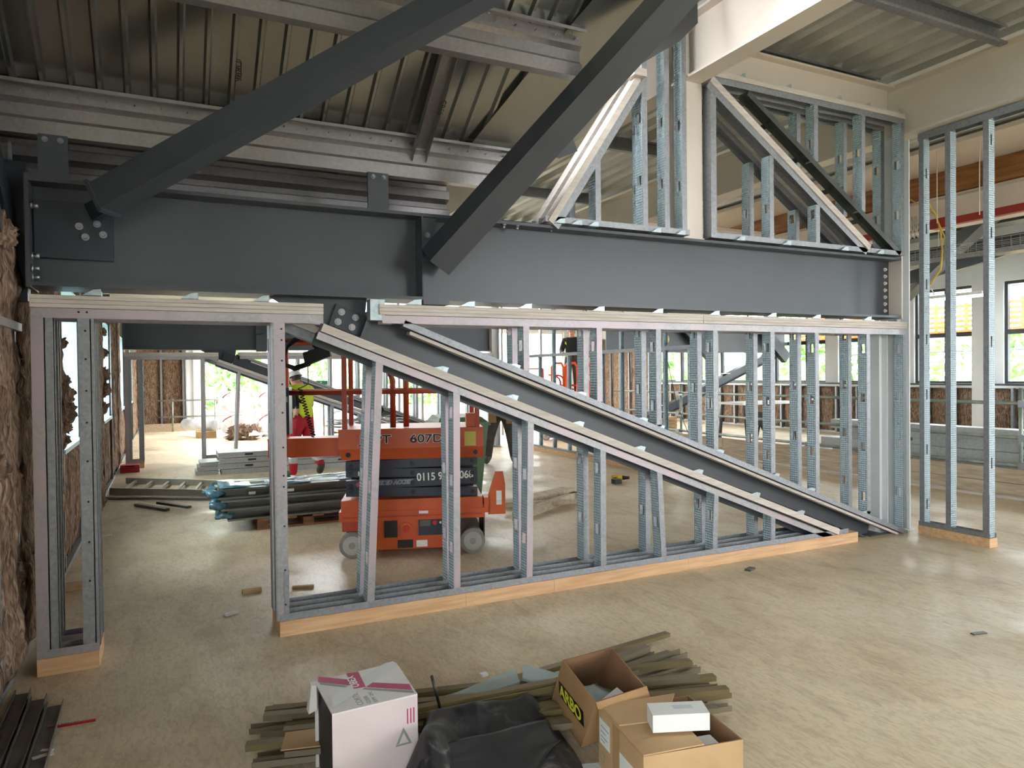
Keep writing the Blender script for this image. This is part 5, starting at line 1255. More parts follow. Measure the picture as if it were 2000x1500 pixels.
# ================================================================== PEOPLE
def person(name, label, loc, yaw, J, outfit):
    """J: joint positions (x right, y forward, z up).  One continuous skinned body; clothing are shells grown from it."""
    order = ['pelvis', 'spine', 'chest', 'neck', 'skull', 'shL', 'elL', 'wrL', 'haL', 'shR', 'elR', 'wrR', 'haR', 'hiL', 'knL', 'anL', 'toL', 'hiR', 'knR', 'anR', 'toR']
    rad = dict(pelvis=.145, spine=.135, chest=.155, neck=.06, skull=.075, shL=.075, elL=.05, wrL=.034, haL=.036, shR=.075, elR=.05, wrR=.034, haR=.036, hiL=.1, knL=.066, anL=.046, toL=.04, hiR=.1, knR=.066, anR=.046, toR=.04)
    E = [('pelvis', 'spine'), ('spine', 'chest'), ('chest', 'neck'), ('neck', 'skull'), ('chest', 'shL'), ('shL', 'elL'), ('elL', 'wrL'), ('wrL', 'haL'), ('chest', 'shR'), ('shR', 'elR'), ('elR', 'wrR'), ('wrR', 'haR'),
         ('pelvis', 'hiL'), ('hiL', 'knL'), ('knL', 'anL'), ('anL', 'toL'), ('pelvis', 'hiR'), ('hiR', 'knR'), ('knR', 'anR'), ('anR', 'toR')]
    V = [Vector(J[k]) for k in order]; R = [rad[k] for k in order]; EI = [(order.index(a), order.index(b)) for a, b in E]
    bones = [(a, b) for a, b in E]
    for s in 'LR':   # fingers
        h = Vector(J['ha'+s]); w = Vector(J['wr'+s]); d = (h-w).normalized(); side = d.cross(Vector((1, 0, 0)))
        side = side.normalized() if side.length > .1 else Vector((0, 1, 0)); n = d.cross(side); hi = order.index('ha'+s)
        for f, (off, ln) in enumerate([(-.03, .07), (-.01, .085), (.012, .08), (.032, .062)]):
            b = len(V); V += [h+d*.035+side*off, h+d*(.035+ln*.5)+side*off*1.1+n*.012, h+d*(.03+ln*.85)+side*off*1.1+n*.035]; R += [.011, .0095, .008]
            EI += [(hi, b), (b, b+1), (b+1, b+2)]
        b = len(V); V += [h-d*.01-side*.045+n*.01, h+d*.035-side*.062+n*.03]; R += [.012, .009]; EI += [(hi, b), (b, b+1)]
    me = bpy.data.meshes.new('tmp'); me.from_pydata(V, EI, []); ob = bpy.data.objects.new('tmp', me); COL.objects.link(ob)
    sk = ob.modifiers.new('skin', 'SKIN'); sk.use_smooth_shade = True
    for i, sv in enumerate(me.skin_vertices[0].data): sv.radius = (R[i], R[i]*(0.8 if i in (0, 1, 2) else 1)); sv.use_root = (i == 0)
    sub = ob.modifiers.new('sub', 'SUBSURF'); sub.levels = 2; sub.render_levels = 2
    dg = bpy.context.evaluated_depsgraph_get(); m2 = bpy.data.meshes.new_from_object(ob.evaluated_get(dg))
    bpy.data.objects.remove(ob)
    vs = [v.co.copy() for v in m2.vertices]; ns = [v.normal.copy() for v in m2.vertices]; fs = [tuple(p.vertices) for p in m2.polygons]
    t = T(name, label, 'person', (0, 0, 0))
    # head
    hd = Vector(J['head']); face = Vector(J.get('face', (0, 1, 0))).normalized(); sidev = face.cross(Vector((0, 0, 1))).normalized(); upv = sidev.cross(face)
    b = MB().add(vs, fs, 0, True); h0 = len(b.v); b.sph((0, 0, 0), (.075, .095, .115), 18, 14)
    for i in range(h0, len(b.v)):
        q = b.v[i].copy()
        if q.z < 0: q.x *= 1+q.z*2.2; q.y = q.y*(1+q.z*0.8)+(-q.z)*0.18
        b.v[i] = hd+sidev*q.x+face*q.y+upv*q.z
    b.add([hd+face*.088+upv*.015, hd+face*.118-upv*.025, hd+face*.09-upv*.035-sidev*.016, hd+face*.09-upv*.035+sidev*.016], [(0, 2, 1), (0, 1, 3), (1, 2, 3), (0, 3, 2)])
    for s in (-1, 1): b.sph(hd+sidev*s*.076-upv*.005, (.014, .022, .03), 8, 6)
    body = b.build('body', 'skin', t, True)
    ey = MB()
    for s in (-1, 1): ey.sph(hd+face*.087+sidev*s*.03+upv*.012, .009, 8, 6)
    ey.build('eyes', 'inktext', t, True)
    MB().bar(hd+face*.093-upv*.06-sidev*.022, hd+face*.093-upv*.06+sidev*.022, .006, .008).build('mouth', 'redsteel', t, True)
    hr = MB().sph((0, 0, 0), (.08, .098, .1), 14, 10)
    keep = [v.copy() for v in hr.v]
    hr.v = [hd+sidev*q.x+face*(q.y-.014)+upv*(q.z+.022) for q in keep]; hr.f = [f for f in hr.f if sum(keep[i].z for i in f)/len(f) > -.05 and sum(keep[i].y for i in f)/len(f) < .05]; hr.m = [0]*len(hr.f); hr.sm = [True]*len(hr.f)
    hr.build('hair', 'hair', t, True)
    hm = MB().sph((0, 0, 0), (.1, .125, .1), 20, 12); keep = [v.copy() for v in hm.v]
    hm.v = [hd+sidev*q.x+face*q.y+upv*(q.z*1.05+.05) for q in keep]; hm.f = [f for f in hm.f if min(keep[i].z for i in f) > -.002]; hm.m = [0]*len(hm.f); hm.sm = [True]*len(hm.f)
    hel = hm.build('helmet', 'helmet', t, True)
    n = 18; ring = [(cos(2*pi*i/n), sin(2*pi*i/n)) for i in range(n)]
    br = MB(); br.add([hd+sidev*(c*.1)+face*(s*.125)+upv*.05 for c, s in ring]+[hd+sidev*(c*.115)+face*(s*(.18 if s > 0 else .135))+upv*.042 for c, s in ring]+[hd+sidev*(c*.115)+face*(s*(.18 if s > 0 else .135))+upv*.036 for c, s in ring],
           [(i, (i+1) % n, n+(i+1) % n, n+i) for i in range(n)]+[(n+i, n+(i+1) % n, 2*n+(i+1) % n, 2*n+i) for i in range(n)], 0, True)
    br.build('helmet_brim', 'helmet', hel, True)
    # clothing
    def near(c):
        best = None
        for a, bb in bones:
            A = Vector(J[a]); B = Vector(J[bb]); ab = B-A; q = max(0, min(1, (c-A).dot(ab)/ab.length_squared)); d = (A+ab*q-c).length
            if best is None or d < best[0]: best = (d, a, bb, q)
        return best
    cls = [near(sum((vs[i] for i in f), Vector())/len(f)) for f in fs]
    for part, m, off, test in outfit:
        sel = [f for f, c in zip(fs, cls) if test(c, sum((vs[i] for i in f), Vector())/len(f))]
        if not sel: continue
        used = sorted({i for f in sel for i in f}); ix = {v: k for k, v in enumerate(used)}
        o = MB().add([vs[i]+ns[i]*off for i in used], [tuple(ix[i] for i in f) for f in sel], 0, True).build(part, m, t, True, recalc=False)
        md = o.modifiers.new('cloth', 'SOLIDIFY'); md.thickness = 0.006; md.offset = -1
    t.location = loc; t.rotation_euler = (0, 0, yaw)
    return t
legs = lambda c, p: c[1][:2] in ('hi', 'kn') or c[2][:2] == 'hi' or (c[1] == 'pelvis' and c[3] < 0.45)
feet = lambda c, p: c[1][:2] == 'an' or (c[2][:2] == 'an' and c[3] > 0.8)
torso = lambda c, p: (c[1] in ('spine', 'chest') and c[2] in ('chest', 'neck', 'shL', 'shR')) or (c[1] == 'pelvis' and c[2] == 'spine' and c[3] >= 0.3)
slv = lambda c, p: c[1][:2] == 'sh'
slvl = lambda c, p: c[1][:2] in ('sh', 'el')
base = dict(pelvis=(0, 0, .95), spine=(0, 0, 1.12), chest=(0, .01, 1.34), neck=(0, .01, 1.5), skull=(0, .02, 1.6), head=(0, .03, 1.63), shL=(-.19, 0, 1.42), elL=(-.26, -.03, 1.14), wrL=(-.25, .1, .92), haL=(-.245, .13, .84),
            shR=(.19, 0, 1.42), elR=(.26, -.03, 1.14), wrR=(.25, .1, .92), haR=(.245, .13, .84), hiL=(-.1, 0, .9), knL=(-.11, .03, .5), anL=(-.11, 0, .1), toL=(-.12, .17, .045), hiR=(.1, 0, .9), knR=(.11, .03, .5), anR=(.11, 0, .1), toR=(.12, .17, .045))
J1 = dict(base); J1.update(chest=(0, .04, 1.33), neck=(0, .09, 1.48), skull=(0, .13, 1.56), head=(0, .16, 1.6), face=(0, 1, -.35), shL=(-.19, .05, 1.41), elL=(-.27, -.09, 1.17), wrL=(-.24, .1, .98), haL=(-.235, .15, .92),
    shR=(.19, .05, 1.41), elR=(.24, .1, 1.15), wrR=(.2, .32, 1.1), haR=(.19, .4, 1.1), knL=(-.11, .1, .5), anL=(-.11, .1, .1), toL=(-.12, .27, .045), knR=(.11, -.04, .5), anR=(.11, -.32, .24), toR=(.12, -.24, .1))
out1 = [('trousers', 'redtr', .018, legs), ('shirt', 'darkcloth', .012, lambda c, p: torso(c, p) or slv(c, p)), ('vest', 'hivis', .028, torso),
        ('reflective_band', 'reflect', .032, lambda c, p: torso(c, p) and 1.12 < p.z < 1.17), ('trouser_band', 'reflect', .022, lambda c, p: c[1] == 'knL' and 0.25 < p.z < 0.36), ('trouser_band', 'reflect', .022, lambda c, p: c[1] == 'knR' and 0.3 < p.z < 0.4), ('boot', 'boot', .016, lambda c, p: feet(c, p) and c[2][-1] == 'L'), ('boot', 'boot', .016, lambda c, p: feet(c, p) and c[2][-1] == 'R')]
f1 = radians(30)
person('person', 'worker in a yellow vest, red trousers and white helmet walking behind the lift', (1.98, 11.75, 0), f1, J1, out1)
J2 = dict(base); J2.update(hiL=(-.11, 0, .9), knL=(-.18, .06, .48), anL=(-.23, -.02, .1), toL=(-.26, .15, .045), knR=(.2, .05, .48), anR=(.24, 0, .1), toR=(.28, .17, .045), elL=(-.3, .02, 1.17), wrL=(-.16, .2, 1.05), haL=(-.11, .26, 1.02), elR=(.3, .02, 1.17), wrR=(.16, .2, 1.05), haR=(.11, .26, 1.02))
out2 = [('trousers', 'darktr', .022, legs), ('sweatshirt', 'darkcloth', .014, lambda c, p: torso(c, p) or slvl(c, p)), ('vest', 'hivis', .03, torso), ('boot', 'boot', .02, lambda c, p: feet(c, p) and c[2][-1] == 'L'), ('boot', 'boot', .02, lambda c, p: feet(c, p) and c[2][-1] == 'R'),
        ('tool_belt', 'leather', .05, lambda c, p: c[1] == 'pelvis' and .9 < p.z < 1.06)]
p2 = person('person', 'worker in dark trousers and a tool belt standing among the studs', (5.6, 11.95, 0), pi-radians(26), J2, out2)
MB().box(-.24, -.1, .1, .2, .74, .95).build('tool_pouch', 'leather', p2, True); MB().box(.08, .22, .1, .2, .76, .95).build('tool_pouch', 'leather', p2, True)
J3 = dict(base); J3.update(elL=(-.26, .08, 1.16), wrL=(-.2, .3, 1.08), haL=(-.19, .37, 1.08), elR=(.26, .08, 1.16), wrR=(.2, .3, 1.08), haR=(.19, .37, 1.08))
out3 = [('trousers', 'darktr', .02, legs), ('sweatshirt', 'darkcloth', .016, lambda c, p: torso(c, p) or slvl(c, p)), ('boot', 'boot', .018, lambda c, p: feet(c, p) and c[2][-1] == 'L'), ('boot', 'boot', .018, lambda c, p: feet(c, p) and c[2][-1] == 'R'), ('hi_vis_panel', 'hivis', .022, lambda c, p: torso(c, p) and p.x > .1 and p.z < 1.38)]
lift2.location = (9.1, 15.5, 0); lift2.scale = (1, 1, 0.9); lift2.rotation_euler = (0, 0, radians(-26))
hx = on(1117, 655, 'Y', 15.45)
p3 = person('person', 'worker in a white helmet and dark hoodie standing on the distant lift', (hx.x, 15.45, 1.05), pi-radians(40), J3, out3)
# ================================================================== FOREGROUND HEAP
def openbox(parent, lo, hi, t=0.006, m='brownbox', mi='innerbox', bottom=True, walls=(0, 1, 2, 3)):
    lo = [Vector(p) for p in lo]; hi = [Vector(p) for p in hi]
    cl = sum(lo, Vector())/4; chh = sum(hi, Vector())/4
    def ins(p, c): d = (c-p); return p+d*(t/ (d.length*0.7))
    li = [ins(p, cl) for p in lo]; hi_ = [ins(p, chh) for p in hi]
    nm = ['side_wall']*4
    for i in walls:
        j = (i+1) % 4; mb = MB()
        mb.add([lo[i], lo[j], hi[j], hi[i]], [(0, 1, 2, 3)], 0); mb.add([li[i], li[j], hi_[j], hi_[i]], [(3, 2, 1, 0)], 1)
        mb.add([hi[i], hi[j], hi_[j], hi_[i]], [(0, 1, 2, 3)], 1); mb.add([lo[i], lo[j], li[j], li[i]], [(3, 2, 1, 0)], 0)
        mb.add([lo[i], hi[i], hi_[i], li[i]], [(0, 1, 2, 3)], 1); mb.add([lo[j], hi[j], hi_[j], li[j]], [(3, 2, 1, 0)], 1)
        mb.build('side_wall', [m, mi], parent, recalc=False)
    if bottom:
        up = (chh-cl).normalized()*t
        MB().hexa(li, [p+up for p in li]).build('base', mi, parent)
def plate(parent, name, pts, m, n, t=0.0008):
    n = Vector(n).normalized()*t; k = len(pts)
    return MB().add([Vector(p) for p in pts]+[Vector(p)+n for p in pts], [tuple(range(k))[::-1], tuple(range(k, 2*k))]+[(i, (i+1) % k, k+(i+1) % k, k+i) for i in range(k)]).build(name, m, parent)
def onpl(x, y, p0, n):
    d = ray(x, y); n = Vector(n); return CAM+d*((Vector(p0)-CAM).dot(n)/d.dot(n))

# ---- strips
def k_solid(p): return int(p.x*1000) % 3 == 0
def strip(p0, p1, lab, m='strip', w=0.045, grp='olive trim strips in the heap', roll=0.0):
    p0, p1 = Vector(p0), Vector(p1)
    t = T('trim_strip', lab, 'trim strip', (p0+p1)/2, grp)
    h = w*0.55
    MB().prism([(-w/2, 0), (w/2, 0), (w/2, h), (w/2-.006, h), (w/2-.006, .006), (-w/2+.006, .006), (-w/2+.006, h), (-w/2, h)], p0, p1, (0, sin(roll), cos(roll))).build('channel', m, t) if k_solid(p0) else MB().bar(p0+Vector((0, 0, h/2)), p1+Vector((0, 0, h/2)), w, h).build('bar', m, t)
    return t
LS = [((.33, 3.48), (2.36, 2.86)), ((.44, 3.57), (2.44, 2.93)), ((.40, 3.50), (2.50, 2.98)), ((.38, 3.38), (2.40, 2.80)), ((.42, 3.42), (2.51, 2.86)), ((.47, 3.36), (2.53, 2.83)), ((.36, 3.30), (2.45, 2.71)),
      ((.28, 3.14), (2.30, 2.63)), ((.33, 3.20), (2.51, 2.70)), ((.30, 3.10), (2.40, 2.58)), ((.50, 3.27), (2.46, 2.66)), ((.44, 3.20), (2.35, 2.6)), ((.53, 3.50), (2.49, 2.78)), ((.55, 3.44), (2.42, 2.74)), ((.5, 3.1), (2.2, 2.55)), ((.42, 3.02), (2.25, 2.5))]
for k, (a, b) in enumerate(LS):
    z = 0.005+0.03*(k % 4)
    strip((a[0], a[1], z), (b[0], b[1], z+0.012*(k % 3)), 'olive brown trim strip poking out at both sides of the heap', roll=random.uniform(-.15, .15), m='strip' if k % 3 else 'strip2')
RS = [((1.2, 3.05), (2.48, 3.24)), ((1.25, 3.0), (2.52, 3.17)), ((1.3, 2.96), (2.55, 3.10)), ((1.3, 2.92), (2.56, 3.03)), ((1.35, 2.88), (2.53, 2.97)), ((1.4, 3.06), (2.42, 3.26))]
for k, (a, b) in enumerate(RS):
    strip((a[0], a[1], 0.03+0.02*(k % 2)), (b[0], b[1], 0.03+0.025*(k % 3)), 'greyish trim strip fanned out to the right of the tall carton', 'strip2', 0.06, 'grey trim strips fanned right', random.uniform(-.1, .1))
strip((0.85, 3.16, 0.07), (2.75, 3.49, 0.03), 'single long trim strip reaching farthest back across the floor', 'strip', 0.045, None)
strip((0.8, 3.08, 0.12), (1.75, 3.0, 0.13), 'flat olive strip across the heap between the cartons', 'strip', 0.05, None)
strip((0.82, 3.0, 0.14), (1.7, 2.95, 0.14), 'second olive strip between the cartons, nearer the viewer', 'strip', 0.05, None)

# ---- loose cardboard sheet and grey case at the bottom edge
cs = T('cardboard_sheet', 'flat piece of tan cardboard left of the white carton', 'cardboard', (0.5, 3.05, 0.12)); plate(cs, 'sheet', [(0.40, 3.0, 0.125), (0.60, 2.95, 0.125), (0.64, 3.1, 0.125), (0.44, 3.14, 0.125)], 'brownbox2', (0, 0, 1), 0.005)
gc = T('grey_lid', 'corner of a pale grey plastic lid at the bottom edge', 'lid', (1.5, 2.4, 0)); MB().hexa([(1.36, 2.3, 0), (1.6, 2.24, 0), (1.66, 2.42, 0), (1.44, 2.48, 0)], [(1.38, 2.3, 0.07), (1.6, 2.25, 0.07), (1.64, 2.40, 0.07), (1.44, 2.46, 0.07)]).build('body', 'lightprint', gc)
MB().box(1.55, 1.58, 2.37, 2.4, 0.07, 0.085).build('catch', 'black', gc)

# ---- white carton lying on its side, open to the left
wb_ = T('white_carton', 'white carton with a magenta stripe, lying open to the left', 'carton', (0.72, 2.86, 0))
c4 = [(0.545, 2.685), (0.885, 2.70), (0.90, 3.04), (0.54, 3.01)]; H = 0.38; th = 0.006
lo = [Vector((x, y, 0.02)) for x, y in c4]; hi = [Vector((x, y, H)) for x, y in c4]
def wall4(name, a, b, c, d, nrm, m):
    n = Vector(nrm)*th; return MB().hexa([a, b, c, d], [a+n, b+n, c+n, d+n]).build(name, m, wb_)
wall4('top_panel', hi[0], hi[1], hi[2], hi[3], (0, 0, -1), 'whitebox')
wall4('front_panel', lo[0], lo[1], hi[1]-Vector((0, 0, th)), hi[0]-Vector((0, 0, th)), (0, 1, 0), 'pinkbox')
wall4('end_panel', lo[1]+Vector((0, th, 0)), lo[2], hi[2]-Vector((0, 0, th)), hi[1]-Vector((0, -th, th)), (-1, 0, 0), 'whitebox')
wall4('back_panel', lo[2]-Vector((th, 0, 0)), lo[3], hi[3]-Vector((0, 0, th)), hi[2]-Vector((th, 0, th)), (0, -1, 0), 'whitebox')
MB().hexa([lo[0]+Vector((.01, .01, 0)), lo[1]+Vector((-.01, .01, 0)), lo[2]+Vector((-.01, -.01, 0)), lo[3]+Vector((.01, -.01, 0))], [lo[0]+Vector((.01, .01, .006)), lo[1]+Vector((-.01, .01, .006)), lo[2]+Vector((-.01, -.01, .006)), lo[3]+Vector((.01, -.01, .006))]).build('bottom_panel', 'pinkbox', wb_)
MB().box(0.552, 0.87, 2.70, 2.995, 0.03, 0.368).build('black_filling', 'membrane', wb_)  # plain black block filling the carton behind its open side
MB().hexa([hi[3]-Vector((0, .0, .1)), hi[3]-Vector((.0, .05, .1)), hi[3]-Vector((0, .05, 0)), hi[3]], [hi[3]-Vector((.03, -.02, .12)), hi[3]-Vector((.03, .03, .12)), hi[3]-Vector((.02, .04, 0)), hi[3]-Vector((.02, 0, 0))]).build('torn_flap', 'whitebox', wb_)
zt = H+0.0004
def tp(pts): return [on(600+x*0.1733, 1240+y*0.1733, 'Z', zt) for x, y in pts]
plate(wb_, 'magenta_stripe', tp([(125, 470), (450, 503), (700, 535), (1150, 555), (1185, 620), (700, 590), (400, 560), (120, 530)]), 'magenta', (0, 0, 1), .0004)
plate(wb_, 'grey_stripe', tp([(135, 537), (400, 568), (700, 598), (1190, 628), (1205, 655), (700, 620), (400, 588), (150, 560)]), 'greyprint', (0, 0, 1), .0004)
plate(wb_, 'clear_tape', [p+Vector((0, 0, .0006)) for p in tp([(870, 322), (975, 298), (1020, 350), (300, 828), (262, 705)])], 'lightprint', (0, 0, 1), .0004)
plate(wb_, 'logo_patch', [p+Vector((0, 0, .0012)) for p in tp([(440, 440), (575, 418), (660, 588), (525, 612)])], 'magenta', (0, 0, 1), .0004)
o_ = tp([(592, 585)])[0]; x_ = tp([(505, 445)])[0]
rv = (x_-o_); upv_ = Vector((0, 0, 1)).cross(rv)
text('OBEX', rv.length/3.0, o_+Vector((0, 0, .0018)), rv, upv_, 'white', wb_, ext=.0003, bold=.0008, sx=1.0)
o2 = tp([(640, 785)])[0]; text('CORTEX', rv.length/4.0, o2+Vector((0, 0, .0004)), rv, upv_, 'greyprint', wb_, ext=.0002)
for q, s in ((0.03, '0220FR'), (0.055, 'DPM  DPC')): text(s, rv.length/6, o2+upv_.normalized()*-q+Vector((0, 0, .0004)), rv, upv_, 'greyprint', wb_, ext=.0002)
fy = lambda x, z: Vector((x, 2.685+(x-0.545)*0.0441-0.0006, z))
plate(wb_, 'handling_mark', [fy(.79, .19), fy(.86, .19), fy(.825, .26)], 'greyprint', (0, -1, 0), .0004)
plate(wb_, 'handling_mark', [fy(.805, .198), fy(.845, .198), fy(.825, .24)], 'pinkbox', (0, -1, 0), .0008)
for q in range(3): plate(wb_, 'red_print', [fy(.84+.013*q, .27), fy(.845+.013*q, .27), fy(.845+.013*q, .33), fy(.84+.013*q, .33)], 'magenta', (0, -1, 0), .0004)
plate(wb_, 'crease', [fy(.55, .175), fy(.84, .2), fy(.84, .203), fy(.55, .178)], 'lightprint', (0, -1, 0), .0004)

# ---- ARBO carton, open top, leaning on the heap
ab = T('brown_carton', 'open brown carton printed ARBO, leaning among the strips', 'carton', (1.65, 2.6, 0.05))
hi = [on(1163, 1372, 'Z', .33), on(1262, 1342, 'Z', .33), on(1197, 1255, 'Z', .38), on(1099, 1289, 'Z', .38)]
l0 = on(1135, 1460, 'Z', .045); l3 = on(1076, 1371, 'Z', .10)
nn = (hi[0]-l0).cross(l3-l0); hi[3] = onpl(1099, 1289, l0, nn); hi[2] = hi[3]+(hi[1]-hi[0])*1.04
lo = [l0, l0+(hi[1]-hi[0])*0.96, l3+(hi[2]-hi[3])*0.96, l3]
openbox(ab, lo, hi, 0.006)
n_ = (hi[0]-lo[0]).cross(lo[3]-lo[0]).normalized()
if n_.dot(CAM-lo[0]) < 0: n_ = -n_
def ap(x, y, o=0.004): return onpl(x, y, lo[0], n_)+n_*o
A_ = ap(1094, 1358, .003); B_ = ap(1142, 1421, .003); rr_ = (B_-A_).normalized(); uu_ = n_.cross(rr_); uu_ = uu_ if uu_.z > 0 else -uu_
hg = (ap(1095, 1330, .003)-A_).dot(uu_)*0.92; Ln = (B_-A_).length
plate(ab, 'black_label', [A_, B_, B_+uu_*hg, A_+uu_*hg], 'inktext', n_, .0005)
text('ARBO', hg*1.12, A_+uu_*hg*.12+rr_*Ln*.03+n_*.001, rr_, uu_, 'arboyellow', ab, ext=.0004, bold=.002, sx=Ln*.92/(hg*1.12*2.78))
# torn front rim, contents
fr = [hi[0], hi[1]]
plate(ab, 'torn_flap', [hi[0]+Vector((0, 0, .0)), hi[1]+Vector((0, 0, .005)), hi[1]+Vector((.01, -.02, -.05)), hi[0].lerp(hi[1], .5)+Vector((.0, -.02, -.06)), hi[0]+Vector((0, -.015, -.02))], 'brownbox', (0, -1, .2), .004)
sb = T('white_packet', 'white packet lying inside the ARBO carton', 'packet', (1.68, 2.55, 0.2)); q = [on(1168, 1372, 'Z', .27), on(1205, 1342, 'Z', .27), on(1222, 1356, 'Z', .27), on(1190, 1384, 'Z', .27)]
MB().hexa([p-Vector((0, 0, .04)) for p in q], q).build('packet', 'paper', sb)
cf = T('clear_bag', 'crumpled clear plastic bag inside the ARBO carton', 'bag', (1.7, 2.65, .15))
mb = MB().sph((1.69, 2.66, 0.19), (.1, .1, .07), 14, 10)
for i, v in enumerate(mb.v):
    q = v*18; mb.v[i] = v+Vector((noise.noise(q), noise.noise(q+Vector((3, 0, 0))), noise.noise(q+Vector((0, 4, 0)))))*.03
mb.build('film', 'clear', cf)

# ---- tan carton, half open, with small white boxes
tb = T('tan_carton', 'half-open tan carton with paper labels, nearest the viewer', 'carton', (1.71, 2.18, 0))
c4 = [(1.49, 2.03), (1.885, 1.96), (1.945, 2.335), (1.55, 2.41)]
lo = [Vector((x, y, 0)) for x, y in c4]; hi = [Vector((x, y, .3)) for x, y in c4]
openbox(tb, lo, hi, 0.006, 'brownbox2', 'innerbox')
e0 = (hi[3]-hi[0]); e1 = (hi[1]-hi[0])
fl0 = [hi[0]+Vector((0, 0, .001)), hi[0]+e1*.60+Vector((0, 0, .004)), hi[3]+e1*.66+Vector((0, 0, .004)), hi[3]+Vector((0, 0, .001))]
plate(tb, 'top_flap', fl0, 'brownbox2', (0, 0, 1), .005)
fl1 = [hi[3]+e1*.02+Vector((0, -.0, .007)), hi[0]+e0*.55+e1*.02+Vector((0, 0, .007)), hi[0]+e0*.5+e1*.5+Vector((0, 0, .009)), hi[3]+e1*.85+Vector((0, 0, .009))]
plate(tb, 'top_flap', fl1, 'brownbox2', (0, 0, 1), .005)
sn = (lo[3]-lo[0]).cross(Vector((0, 0, 1))).normalized(); sn = sn if sn.dot(CAM-lo[0]) > 0 else -sn
sp = lambda u, z, o=.0008: lo[0]+(lo[3]-lo[0])*u+Vector((0, 0, z))+sn*o
plate(tb, 'paper_label', [sp(.72, .17), sp(.97, .17), sp(.97, .27), sp(.72, .27)], 'paper', sn, .0005)
plate(tb, 'paper_label', [sp(.2, .07), sp(.5, .07), sp(.5, .22), sp(.2, .22)], 'paper', sn, .0005)
plate(tb, 'parcel_tape', [sp(.5, .0, .0004), sp(.66, .0, .0004), sp(.66, .3, .0004), sp(.5, .3, .0004)], 'brownbox', sn, .0003)
for u, z, w_ in ((.94, .245, .2), (.94, .225, .12), (.94, .205, .16), (.94, .19, .1)): plate(tb, 'label_print', [sp(u, z, .0016), sp(u-w_, z, .0016), sp(u-w_, z-.004, .0016), sp(u, z-.004, .0016)], 'greyprint', sn, .0003)
MB().tube([sp(.9+.05*cos(a), .12+.02*sin(a), .001) for a in [0.6*i for i in range(10)]], .0015, 5, 0, True).build('handling_mark', 'greyprint', tb)
def sbox(lab, pts, z, h, tilt=0.0):
    t = T('small_box', lab, 'box', (pts[0][0], pts[0][1], z), 'small white boxes')
    lo_ = [Vector((x, y, z)) for x, y in pts]; hi_ = [Vector((x, y, z+h)) for x, y in pts]
    MB().hexa(lo_, hi_).build('box', 'paper', t); return t, hi_
wt, whi = sbox('small white box resting on top of the tan carton', [(1.60, 2.12), (1.80, 2.04), (1.84, 2.13), (1.64, 2.21)], 0.318, 0.065)
pa = whi[0].lerp(whi[2], .42); plate(wt, 'label', [pa+Vector((0, 0, .0005)), pa+Vector((.07, -.028, .0005)), pa+Vector((.08, -.0, .0005)), pa+Vector((.01, .028, .0005))], 'lightprint', (0, 0, 1), .0005)
sbox('white flat box lying inside the tan carton', [(1.72, 2.0), (1.84, 1.98), (1.87, 2.12), (1.75, 2.14)], 0.20, 0.05)

# ---- black membrane heap
bm_ = T('membrane_sheet', 'crumpled black membrane draped between the cartons', 'sheet', (1.2, 2.8, 0))
NU, NV = 60, 46; vs = []; fs_ = []
for i in range(NU+1):
    for j in range(NV+1):
        u = i/NU; v = j/NV
        far = Vector((0.97, 3.0)).lerp(Vector((1.58, 2.97)), u); near_ = Vector((0.68, 2.30)).lerp(Vector((1.46, 2.24)), u)
        p = near_.lerp(far, v)
        p.x += .03*noise.noise(Vector((v*3, 1, u*2))); p.y += .03*noise.noise(Vector((u*4, 7, v)))
        e = min(1, min(u*1.6, 1-u, v*1.5, (1-v)*1.3)*6)
        z = .13+.13*math.exp(-((u-.14)**2/.02+(v-.42)**2/.12))+.06*math.exp(-((u-.45)**2/.12+(v-.85)**2/.03))+.03*math.exp(-((u-.88)**2/.012+(v-.9)**2/.03))
        z += .022*noise.noise(Vector((u*3, v*3, 0)))+.028*abs(noise.noise(Vector((u*4+v*2, v*1.5, 5))))+.008*noise.noise(Vector((u*12, v*10, 2)))
        z = max(.03, z*(.5+.5*e))
        if 0.53 < p.x < 0.9 and p.y > 2.672: p.y = 2.672-.004*(j % 3)
        vs.append((p.x, p.y, z))
for i in range(NU):
    for j in range(NV): a = i*(NV+1)+j; fs_.append((a, a+NV+1, a+NV+2, a+1))
mb = MB().add(vs, fs_, 0, True); ms = mb.build('sheet', 'membrane_dusty', bm_, recalc=False); md = ms.modifiers.new('thick', 'SOLIDIFY'); md.thickness = .004
# flap folded back over the sheet
vs = []; fs_ = []; cA, cD, cB, cC = [(795, 1540), (1060, 1540), (833, 1462), (1060, 1398)], None, None, None
qa, qd, qb, qc = [on(x, y, 'Z', z) for (x, y), z in zip([(800, 1535), (1040, 1535), (833, 1464), (1062, 1400)], (.2, .17, .235, .2))]
tipp = on(1106, 1440, 'Z', .15)
for i in range(31):
    for j in range(21):
        u = i/30; v = j/20
        p = qa.lerp(qd, u).lerp(qb.lerp(qc, u), v)
        p = p.lerp(tipp, max(0, u-.7)/.3*max(0, 1-abs(v-.62)/.5)*.8)
        p.z += .012*noise.noise(Vector((u*3, v*2.5, 9)))+.012*sin(u*5+v*2)*(1-v)
        vs.append(p)
for i in range(30):
    for j in range(20): a = i*21+j; fs_.append((a, a+21, a+22, a+1))
ms = MB().add(vs, fs_, 0, True).build('folded_flap', 'membrane', bm_, recalc=False); md = ms.modifiers.new('thick', 'SOLIDIFY'); md.thickness = .004
